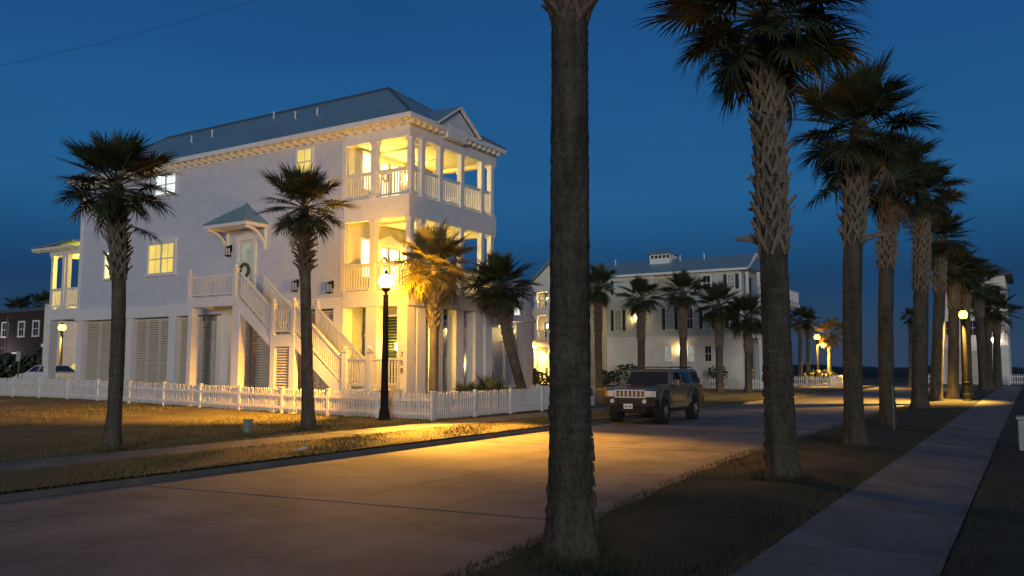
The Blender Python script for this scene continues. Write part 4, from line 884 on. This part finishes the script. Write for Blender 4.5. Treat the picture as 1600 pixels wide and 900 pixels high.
# ---------------------------------------------------------------- other buildings
def pane_grid(par, fr, u0, u1, v0, v1, pane='glass_pale', sh=None, shw=.30, casing=.08, rows=2, frame='white', w0=0):
    window(par, fr, u0, u1, v0, v1, pane, 1, rows, casing, frame=frame, w0=w0)
    if sh:
        shutter(par, fr, u0-casing-shw-.02, u0-casing-.02, v0-.05, v1+.05, w=w0); shutter(par, fr, u1+casing+.02, u1+casing+shw+.02, v0-.05, v1+.05, w=w0)
# grey house across the lot, long side towards the camera
GY, gx0, gx1, gy1 = 66.0, -36.5, -19.25, 71.0
G = thing('grey_house', 'long grey house with dark shutters and a roof cupola behind palms', 'house', (gx1, GY, 0))
MB().box(gx0, gx1, GY, gy1, 4.22, 9.55).build('wall', 'grey_siding', G)
MB().box(gx0, gx1+.0, GY+.03, gy1, -.2, 4.2).build('ground_floor_wall', 'grey_stucco', G)
gy_ = FY(GY)
t = MB(); t.fbox(gy_, gx0-.04, gx1+.04, 4.06, 4.26, 0, .06); t.build('band_board', 'white', G)
t = MB(); t.fbox(gy_, gx1-.14, gx1+.03, 4.26, 9.5, 0, .05); t.build('corner_board', 'white', G)
t = MB(); t.fbox(gy_, gx0-.04, gx1+.04, 9.3, 9.6, 0, .05); t.build('frieze_board', 'white', G)
rb = MB(); ry, rz = 68.1, 10.95
rb.add([(gx0-.5, GY-.5, 9.55), (gx1+.7, GY-.5, 9.55), (gx1+.7, ry, rz), (gx0+3, ry, rz), (gx1+.7, gy1+.5, 9.55), (gx0-.5, gy1+.5, 9.55)], [(0,1,2,3), (3,2,4,5), (0,3,5), (0,5,4,1), (1,4,2)])
roofG = rb.build('roof', 'roof_metal', G)
gw = MB(); gw.prism([(GY, 9.5), (gy1, 9.5), (ry, 10.75)], gx1-.02, gx1+.03, 'x'); gw.build('gable_wall', 'grey_siding', G)
bb = MB()
for ye in (GY-.52, gy1+.52): bb.bar((gx1+.72, ye, 9.5), (gx1+.72, ry, rz-.03), .06, .24, up=(1, 0, 0))
bb.build('barge_board', 'white', G)
ef = MB(); ef.box(gx0-.5, gx1+.68, GY-.54, GY-.5, 9.38, 9.56); ef.build('fascia', 'white', G)
rmg = MB().box(-.05, .05, -.44, 0, -.14, 0).mesh('rafter_tail', 'white')
for i in range(36): inst('rafter_tail', rmg, G, (gx0 + .3 + i*.48, GY - .04, 9.5))
cu_ = MB(); cu_.box(-27.5, -25.7, 67.3, 69.1, 10.5, 11.35); cup = cu_.build('cupola', 'white', roofG)
for i in range(4): pass
cl = MB(); cl.add([(-27.8, 67.0, 11.35), (-25.4, 67.0, 11.35), (-25.4, 69.4, 11.35), (-27.8, 69.4, 11.35), (-26.6, 68.2, 12.0)], [(0,1,4), (1,2,4), (2,3,4), (3,0,4), (3,2,1,0)]); cl.build('cupola_roof', 'roof_metal', roofG)
cv = MB()
for i in range(5): cv.box(-27.35 + i*.35, -27.13 + i*.35, 67.26, 67.3, 11.0, 11.25)
prop(cv.build('cupola_louvres', 'shutter', roofG), kind='stuff')
for vx in (-33.6, -30.9, -24.9, -22.8):
    MB().lathe([(.05, 9.9), (.05, 11.1), (.08, 11.12), (.08, 11.18)], (vx, 67.7, 0), 6).build('vent_pipe', 'white', roofG)
for u0, u1 in ((-30.22, -29.62), (-25.55, -24.95), (-22.35, -21.8), (-20.3, -19.72)):
    pane_grid(G, gy_, u0 if u0 < -21 else -20.22, u1 if u1 < -20 else -19.85, 4.85, 6.55, 'glass_pale', True, .28, rows=4)
for u0, u1 in ((-33.2, -32.6), (-28.2, -27.6), (-31.2, -30.7), (-20.3, -19.8)):
    pane_grid(G, gy_, u0, u1, 8.0, 9.1, 'glass_pale', True, .26, rows=4)
window(G, gy_, -22.35, -21.75, 7.95, 9.1, 'glass_dark', 1, 2, .07); window(G, gy_, -23.8, -23.3, 4.85, 6.5, 'glass_dark', 1, 2, .07)
for u in (-25.45, -23.5, -22.05): window(G, gy_, u-.24, u+.24, 2.2, 3.4, 'glass_dark' if u > -23 else 'pane_dim', 1, 2, .09, w0=-.03)
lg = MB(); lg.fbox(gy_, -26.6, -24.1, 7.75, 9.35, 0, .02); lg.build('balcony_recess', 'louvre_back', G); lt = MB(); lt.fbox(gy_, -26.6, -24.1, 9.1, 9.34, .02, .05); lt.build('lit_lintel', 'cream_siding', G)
sconce(G, gy_, -28.2, 5.9, 'house_lantern'); sconce(G, gy_, -24.3, 3.2, 'house_lantern', -.03)
# its stacked street porches
for za, zb in ((-.2, 4.0), (4.3, 6.9), (7.2, 9.3)):
    for y in (66.5, 67.3, 69.0, 70.8, 73.6): column(G, -18.2 if y > 67 else -18.9, y, za, zb if y < 72 else min(zb, 6.88), .22) if not (y > 72 and za > 7) else None
for z in (4.0, 6.9): MB().box(gx1, -17.9, 66.6, 74, z, z+.3 - (.01 if z > 5 else 0)).build('porch_floor', 'white', G)
MB().box(gx1, -17.0, 70.5, 76, 6.89, 7.2).build('terrace', 'white', G)
for z in (4.42, 7.3): railing(G, (-18.0, 66.7), (-18.0, 73.8), z, z, .85, pitch=.3, bal=.08)
railing(G, (-17.1, 70.6), (-17.1, 75.9), 7.3, 7.3, .9, pitch=.3, bal=.08)
MB().box(gx1+.01, gx1+.06, 67.4, 68.6, 7.3, 9.0).build('porch_door', 'glass_dark', G); MB().box(gx1+.01, gx1+.06, 67.4, 68.6, 4.5, 6.4).build('porch_door', 'glass_dark', G)
for y in (70.6, 72.4): MB().box(gx1+.01, gx1+.06, y, y+.8, 4.9, 6.4).build('shutter', 'shutter', G); MB().box(gx1+.01, gx1+.06, y, y+.8, 7.6, 9.0).build('shutter', 'shutter', G)
MB().box(gx1+.01, gx1+.06, 67.6, 68.6, .2, 3.2).build('porch_door', 'glass_dark', G)

# yellow house glowing between the lit house and the near trunk
A = thing('yellow_house', 'white columned house glowing yellow on three floors left of the nearest trunk', 'house', (-33, 60, 0))
MB().box(-34.9, -31.0, 60.9, 70, 0, 8.6).build('wall', 'cream_siding', A)
for z in (3.35, 5.95): MB().box(-34.9, -30.9, 59.9, 60.95, z, z+.45).build('porch_floor', 'white', A)
MB().box(-34.95, -30.8, 59.85, 60.95, 7.9, 8.4).build('porch_beam', 'white', A)
for za, zb in ((-.2, 3.35), (3.8, 5.95), (6.4, 7.9)):
    for x in (-34.6, -33.3, -32.1, -31.0): column(A, x, 60.0, za, zb, .26)
for z in (3.95, 6.52): railing(A, (-34.5, 60.0), (-33.4, 60.0), z, z, .75, pitch=.22, bal=.07); railing(A, (-33.2, 60), (-32.2, 60), z, z, .75, pitch=.22, bal=.07)
fa_ = FY(60.9)
for z in (.3, 4.0, 6.6):
    window(A, fa_, -33.75, -33.4, z+.3, z+1.35, 'pane_warm', 1, 4, .08); shutter(A, fa_, -34.25, -34.0, z+.2, z+1.4)
    window(A, fa_, -32.9, -32.3, z+.1, z+1.4, 'pane_bright', 1, 4, .08)
ga_ = MB(); ga_.prism([(-35.2, 8.4), (-30.4, 8.4), (-32.8, 10.5)], 59.9, 60.1, 'y'); ga_.build('gable_wall', 'pale_siding', A)
ra_ = MB(); ra_.hexa([(-35.4, 59.6, 8.35), (-32.8, 59.6, 10.6), (-32.8, 70, 10.6), (-35.4, 70, 8.35), (-35.4, 59.6, 8.5), (-32.8, 59.6, 10.8), (-32.8, 70, 10.8), (-35.4, 70, 8.5)])
ra_.hexa([(-30.2, 59.6, 8.35), (-32.8, 59.6, 10.6), (-32.8, 70, 10.6), (-30.2, 70, 8.35), (-30.2, 59.6, 8.5), (-32.8, 59.6, 10.8), (-32.8, 70, 10.8), (-30.2, 70, 8.5)]); ra_.build('roof', 'roof_metal', A)
for z, x in ((2.6, -34.15), (7.35, -33.9), (5.15, -33.9)): sconce(A, fa_, x, z, 'house_lantern')

# bay fronted house seen between the stilts and the leaning palm
Bh = thing('bay_house', 'violet grey house with a rounded bay and small lanterns seen past the porch stilts', 'house', (-33, 50, 0))
MB().box(-44, -31.4, 50, 53, 0, 7.4).build('wall', 'lavender_siding', Bh)
bay_ = MB(); bay_.lathe([(1.15, 0), (1.15, 4.85), (1.4, 4.9), (1.4, 5.1), (1.12, 5.12), (1.12, 6.75), (1.4, 6.8), (1.4, 7.0), (.1, 8.1)], (-31.0, 51.0, 0), 18); bay_.build('bay', 'lavender_siding', Bh)
MB().box(-44.2, -31.6, 49.6, 50.0, 4.5, 4.7).build('band_board', 'white', Bh); MB().hexa([(-44.4, 49.6, 7.4), (-31.0, 49.6, 7.4), (-31.0, 53.4, 7.4), (-44.4, 53.4, 7.4), (-43, 51.4, 8.6), (-33, 51.4, 8.6), (-33, 51.6, 8.6), (-43, 51.6, 8.6)]).build('roof', 'roof_metal', Bh)
fb = FY(50)
for u, v in ((-33.1, 5.2), (-35.0, 5.2), (-36.4, 5.2), (-32.0, 5.2)): window(Bh, fb, u-.3, u+.3, v, v+1.3, 'glass_dark', 1, 2, .08); shutter(Bh, fb, u-.7, u-.42, v, v+1.3); shutter(Bh, fb, u+.42, u+.7, v, v+1.3)
for a in (-1.9, -1.45, -1.0): 
    c_ = Vector((-31.0 + 1.13*cos(a), 51 + 1.13*sin(a), 0)); fr = (c_, (-sin(a), cos(a), 0), (cos(a), sin(a), 0)); window(Bh, fr, -.2, .2, 5.35, 6.5, 'glass_dark', 1, 2, .06)
for u in (-36.2, -33.6, -32.6): MB().fbox(fb, u-.35, u+.35, .2, 2.4, 0, .05).build('door', 'door_wood', Bh)
for u, v, in ((-32.3, 5.9), (-31.25, 4.2), (-36.1, 4.4), (-35.2, 1.9), (-34.4, 2.0), (-33.2, 4.3)): sconce(Bh, fb, u, v, 'house_lantern', .02)
sconce(Bh, FY(49.8), -30.9, 4.25, 'house_lantern', 0)

# pale house at the end of the street
E_ = thing('end_house', 'tall pale house with hipped roof and garage doors beyond the palm row', 'house', (-5, 105, 0))
MB().box(-8.5, -1.9, 105, 116, 3.6, 11.9).build('wall', 'pale_siding', E_); MB().box(-8.5, -1.9, 105.02, 116, -.2, 3.6).build('ground_floor_wall', 'grey_stucco', E_)
hip_roof(E_, -9.2, -1.2, 104.3, 116.7, 11.9, -5.6, -4.9, 110.5, 14.6, 'dark_roof', th=.25)
fe_ = FY(105)
MB().fbox(fe_, -8.6, -1.8, 3.7, 4.0, 0, .1).build('band_board', 'white', E_); MB().fbox(fe_, -8.6, -1.8, 7.7, 7.95, 0, .1).build('band_board', 'white', E_)
for u0, u1 in ((-8.05, -6.45), (-6.1, -4.55)):
    for k in range(4): MB().fbox(fe_, u0, u1, .05 + k*.86, .05 + k*.86 + .83, -.02, .03).build('garage_door_panel', 'garage', E_)
MB().fbox(fe_, -8.25, -4.35, 3.5, 3.68, -.02, .06).build('garage_lintel', 'white', E_); MB().fbox(fe_, -3.9, -3.0, 0, 2.3, -.02, .05).build('door', 'louvre', E_)
for u in (-7.4, -5.2): window(E_, fe_, u-.4, u+.4, 5.2, 6.8, 'glass_dark', 1, 2, .1)
for u in (-7.0, -2.85): window(E_, fe_, u-.4, u+.4, 8.6, 10.2, 'glass_dark', 1, 2, .1)
for x in (-8.3, -6.3): column(E_, x, 103.6, 4.0, 7.6, .25)
MB().box(-8.6, -5.9, 103.5, 105, 3.72, 4.02).build('balcony', 'white', E_); railing(E_, (-8.4, 103.6), (-6.1, 103.6), 4.2, 4.2, 1.0, pitch=.35, bal=.1)
MB().box(-2.6, -1.9, 104.2, 105, -.2, 4.0).build('porch_pier', 'grey_stucco', E_)
sconce(E_, fe_, -3.35, 4.75, 'sconce_white', .02)
for k, x in enumerate((-12.8, -9.6, -3.4, -1.2)): pass

# dark brick building at far left, and the pale house behind the rear porch
K = thing('brick_building', 'dark brick building with small white framed windows at the far left edge', 'house', (-84, 44, 0))
MB().box(-104, -78.6, 44, 54, 0, 7.0).build('wall', 'brick_red', K)
MB().box(-104.2, -78.4, 43.8, 54.2, 7.0, 7.35).build('roof', 'dark_roof', K)
fk = FY(44)
for u in (-100, -96, -92, -88.8, -85.5, -82.5, -80): window(K, fk, u-.45, u+.45, 4.7, 6.0, 'glass_dark', 1, 2, .14)
for u in (-98, -90, -83.5): window(K, fk, u-.5, u+.5, 1.6, 3.0, 'glass_dark', 1, 2, .12)
MB().box(-78.5, -76.0, 44, 50, 3.3, 7.6).build('bay', 'white', K); MB().box(-77.9, -76.3, 43.9, 44, 4.9, 6.2).build('bay_window', 'glass_dark', K); MB().box(-78.2, -76.3, 44.2, 50, -.1, 3.3).build('bay_base', 'brick_red', K)
N = thing('arched_house', 'pale house with a lit arched window behind the rear porch of the lavender house', 'house', (-62, 36, 0))
MB().box(-64.4, -52, 36, 46, -.1, 6.6).build('wall', 'pale_siding', N); fn = FY(36)
MB().fbox(fn, -64.5, -52, 3.25, 3.5, 0, .1).build('band_board', 'white', N)
MB().hexa([(-65, 35.4, 6.6), (-51.5, 35.4, 6.6), (-51.5, 46.6, 6.6), (-65, 46.6, 6.6), (-62, 40.8, 8.6), (-54, 40.8, 8.6), (-54, 41.2, 8.6), (-62, 41.2, 8.6)]).build('roof', 'dark_roof', N)
for u, p_, zc in ((-60.0, 'pane_gold', 1.55), (-62.0, 'pane_dim', 1.45)):
    a_ = [(u + .42*cos(q), zc + .42*sin(q)) for q in [pi*i/10 for i in range(11)]]
    out = [(u + .56*cos(q), zc + .56*sin(q)) for q in [pi*i/10 for i in range(11)]]
    wv = MB(); wv.prism([(u+.56, .35)] + out + [(u-.56, .35)], 35.94, 36.0, 'y'); wv = wv.build('window', 'white', N)
    MB().prism([(u+.42, .45)] + a_ + [(u-.42, .45)], 35.925, 35.939, 'y').build('pane', p_, wv)
    MB().box(u-.02, u+.02, 35.90, 35.924, .45, zc+.42).build('sash_bar', 'white', wv); MB().box(u-.42, u+.42, 35.90, 35.923, zc-.02, zc+.02).build('sash_bar', 'white', wv)
MB().fbox(fn, -59.6, -58.9, 4.2, 6.0, 0, .05).build('shutter', 'shutter', N)

# ---------------------------------------------------------------- far fences, shrubs and small things
fence('low white fence before the street porch of the grey house', [(-21.5, 62.5), (-16.6, 62.5)], .16, h=1.0, every=3)
fence('low white fence by the far left street lamp', [(-18.6, 76.0), (-14.7, 76.0), (-14.7, 84)], .17, h=1.05, every=2)
fence('pale fence before the house at the end of the street', [(-11.0, 100), (-8.6, 100)], .2, lambda x, y: -.1, h=1.25, every=2.4)
fence('pale fence running off right of the house at the end of the street', [(-1.9, 100), (8, 100)], .2, lambda x, y: -.1, h=1.25, every=2.4)
def shrub(label, x, y, r, h, m='shrub', n=260, group=None, name='shrub'):
    rnd = random.Random(int(x*7 + y)); T = thing(name, label, 'shrub', (x, y, gz(x, y)), group); mb = MB(); mb.m = 0
    for i in range(n):
        d = Vector((rnd.gauss(0, 1), rnd.gauss(0, 1), rnd.gauss(0, 1))).normalized()*rnd.uniform(.45, 1)**.5
        c_ = Vector((x + d.x*r, y + d.y*r, gz(x, y) + h*.5 + d.z*h*.5)); s_ = rnd.uniform(.08, .16)*max(.6, r); a = Vector((rnd.gauss(0, 1), rnd.gauss(0, 1), rnd.gauss(0, 1))).normalized(); b_ = a.orthogonal().normalized()
        mb.add([c_ - a*s_, c_ + b_*s_*.6, c_ + a*s_, c_ - b_*s_*.6], [(0, 1, 2, 3)])
    mb.build('foliage', m, T, fix=False)
    st = MB()
    for i in range(4): st.tube([(x + .1*i - .15, y, gz(x, y)-.1), (x + rnd.uniform(-.5, .5)*r, y + rnd.uniform(-.5, .5)*r, gz(x, y) + h*.6)], .03, 5)
    prop(st.build('stems', 'bark', T), kind='stuff')
    return T
shrub('round clipped bush at the foot of the grey house wall', -20.9, 64.6, .9, 1.9)
shrub('dark bush before the grey house behind the car roof', -27.4, 62.0, 1.3, 1.9)
shrub('low dark hedge along the grey house, left of the round bush', -23.8, 64.8, 1.5, 1.1); shrub('low dark bush at the left corner of the grey house', -31.0, 64.6, 1.2, 1.3)
shrub('dark bush before the yellow lit house', -34.0, 57.5, 1.4, 1.6); shrub('low bush by the fence post under the yellow lit house', -31.8, 55.5, 1.2, 1.2)
shrub('dark bush before the bay fronted house', -32.2, 48.2, 1.0, 1.6)
shrub('scruffy bush inside the small far fence under the street lamp', -16.2, 79.5, 1.6, 1.5)
shrub('dark bushes below the brick building at far left', -79, 41, 3.0, 2.6, n=420)
shrub('dark bush under the white bay at far left', -74.5, 43, 2.4, 3.6, n=420)
shrub('round shrub against the brick wall at the left edge', -86, 41.5, 2.2, 1.8, n=300)
def low_palm(label, x, y, R, n=12):
    T = thing('young_palm', label, 'palm', (x, y, 0), 'young palms by the stilts')
    rnd = random.Random(int(x*13))
    for i in range(n):
        o = inst('frond', FR['pale'][i % 4], T, (x, y, .1), None, R*rnd.uniform(.8, 1.1))
        o.rotation_euler = (Matrix.Rotation(i*2.4, 3, 'Z') @ Matrix.Rotation(-rnd.uniform(.4, 1.3), 3, 'Y')).to_euler()
    MB().lathe([(.12, -.1), (.1, .2)], (x, y, 0), 8).build('trunk', 'boot', T)
low_palm('young trunkless palm beside the yellow lit palm trunk', -17.6, 25.4, 1.05); low_palm('young trunkless palm between the front stilts', -17.7, 27.2, 1.25)
u = thing('utility_box', 'small pale green utility pedestal standing on the left lawn', 'utility box', (-18.03, 15.72, 0))
MB().box(-18.12, -17.94, 15.64, 15.80, -.1, .30).build('casing', 'utility_green', u, bevel=.012); MB().box(-18.14, -17.92, 15.62, 15.82, .30, .345).build('cap', 'utility_green', u, bevel=.012)
u = thing('utility_box', 'pale utility cabinet cut by the right edge beside the near sidewalk', 'utility box', (.1, 20.6, 0))
MB().box(-.28, .42, 20.3, 20.9, -.1, .66).build('casing', 'utility_white', u, bevel=.03); MB().box(-.31, .45, 20.27, 20.93, .66, .72).build('lid', 'utility_white', u, bevel=.02); MB().box(-.2, .34, 20.285, 20.3, .08, .58).build('door', 'utility_white', u)
u = thing('sign_post', 'thin pale marker post beside the fourth near palm', 'sign post', (-3.25, 25.2, 0))
MB().box(-3.27, -3.23, 25.18, 25.22, -.1, 1.2).build('post', 'pole_grey', u); MB().box(-3.28, -3.22, 25.17, 25.23, 1.2, 1.23).build('cap', 'pole_grey', u)
u = thing('street_sign', 'square sign on a thin pole seen from behind at far left', 'sign', (-51.5, 27.4, .3))
MB().box(-51.53, -51.47, 27.37, 27.43, 0, 2.6).build('post', 'pole_grey', u); MB().box(-51.72, -51.28, 27.34, 27.365, 2.08, 2.66).build('sign_plate', 'utility_white', u)
pp = MB(); pp.add([(-12.80, 12.36, .075), (-12.69, 12.45, .07), (-12.66, 12.62, .10), (-12.74, 12.60, .13), (-12.77, 12.48, .10)], [(0, 1, 4), (1, 2, 3, 4)])
pp = pp.build('litter', 'paper', fix=False); prop(pp, 'crumpled scrap of white paper lying on the left verge', 'litter'); so = pp.modifiers.new('thickness', 'SOLIDIFY'); so.thickness = .006
ck = MB()
for i in range(9):
    t0, t1 = i/9, (i+1)/9; q = lambda t: Vector((-10.2 + .55*t, 10.6 + .55*t + .06*sin(6*t), ZR + .004)); nrm = Vector((.5, -.8, 0))*(.02 + .03*abs(sin(i*2.1)))
    ck.quad(q(t0)-nrm, q(t1)-nrm, q(t1)+nrm, q(t0)+nrm)
ck = ck.build('road_mark', 'chalk', fix=False); prop(ck, kind='structure')
cw = [Vector((-37.6, 11.2, 11.2)).lerp(Vector((-20.5, 21.4, 15.8)), t) - Vector((0, 0, .55*sin(pi*t))) for t in [i/24 for i in range(25)]]
wv = MB().tube(cw, .006, 4).build('power_line', 'wire'); prop(wv, 'thin dark overhead cable crossing the top left sky', 'cable')
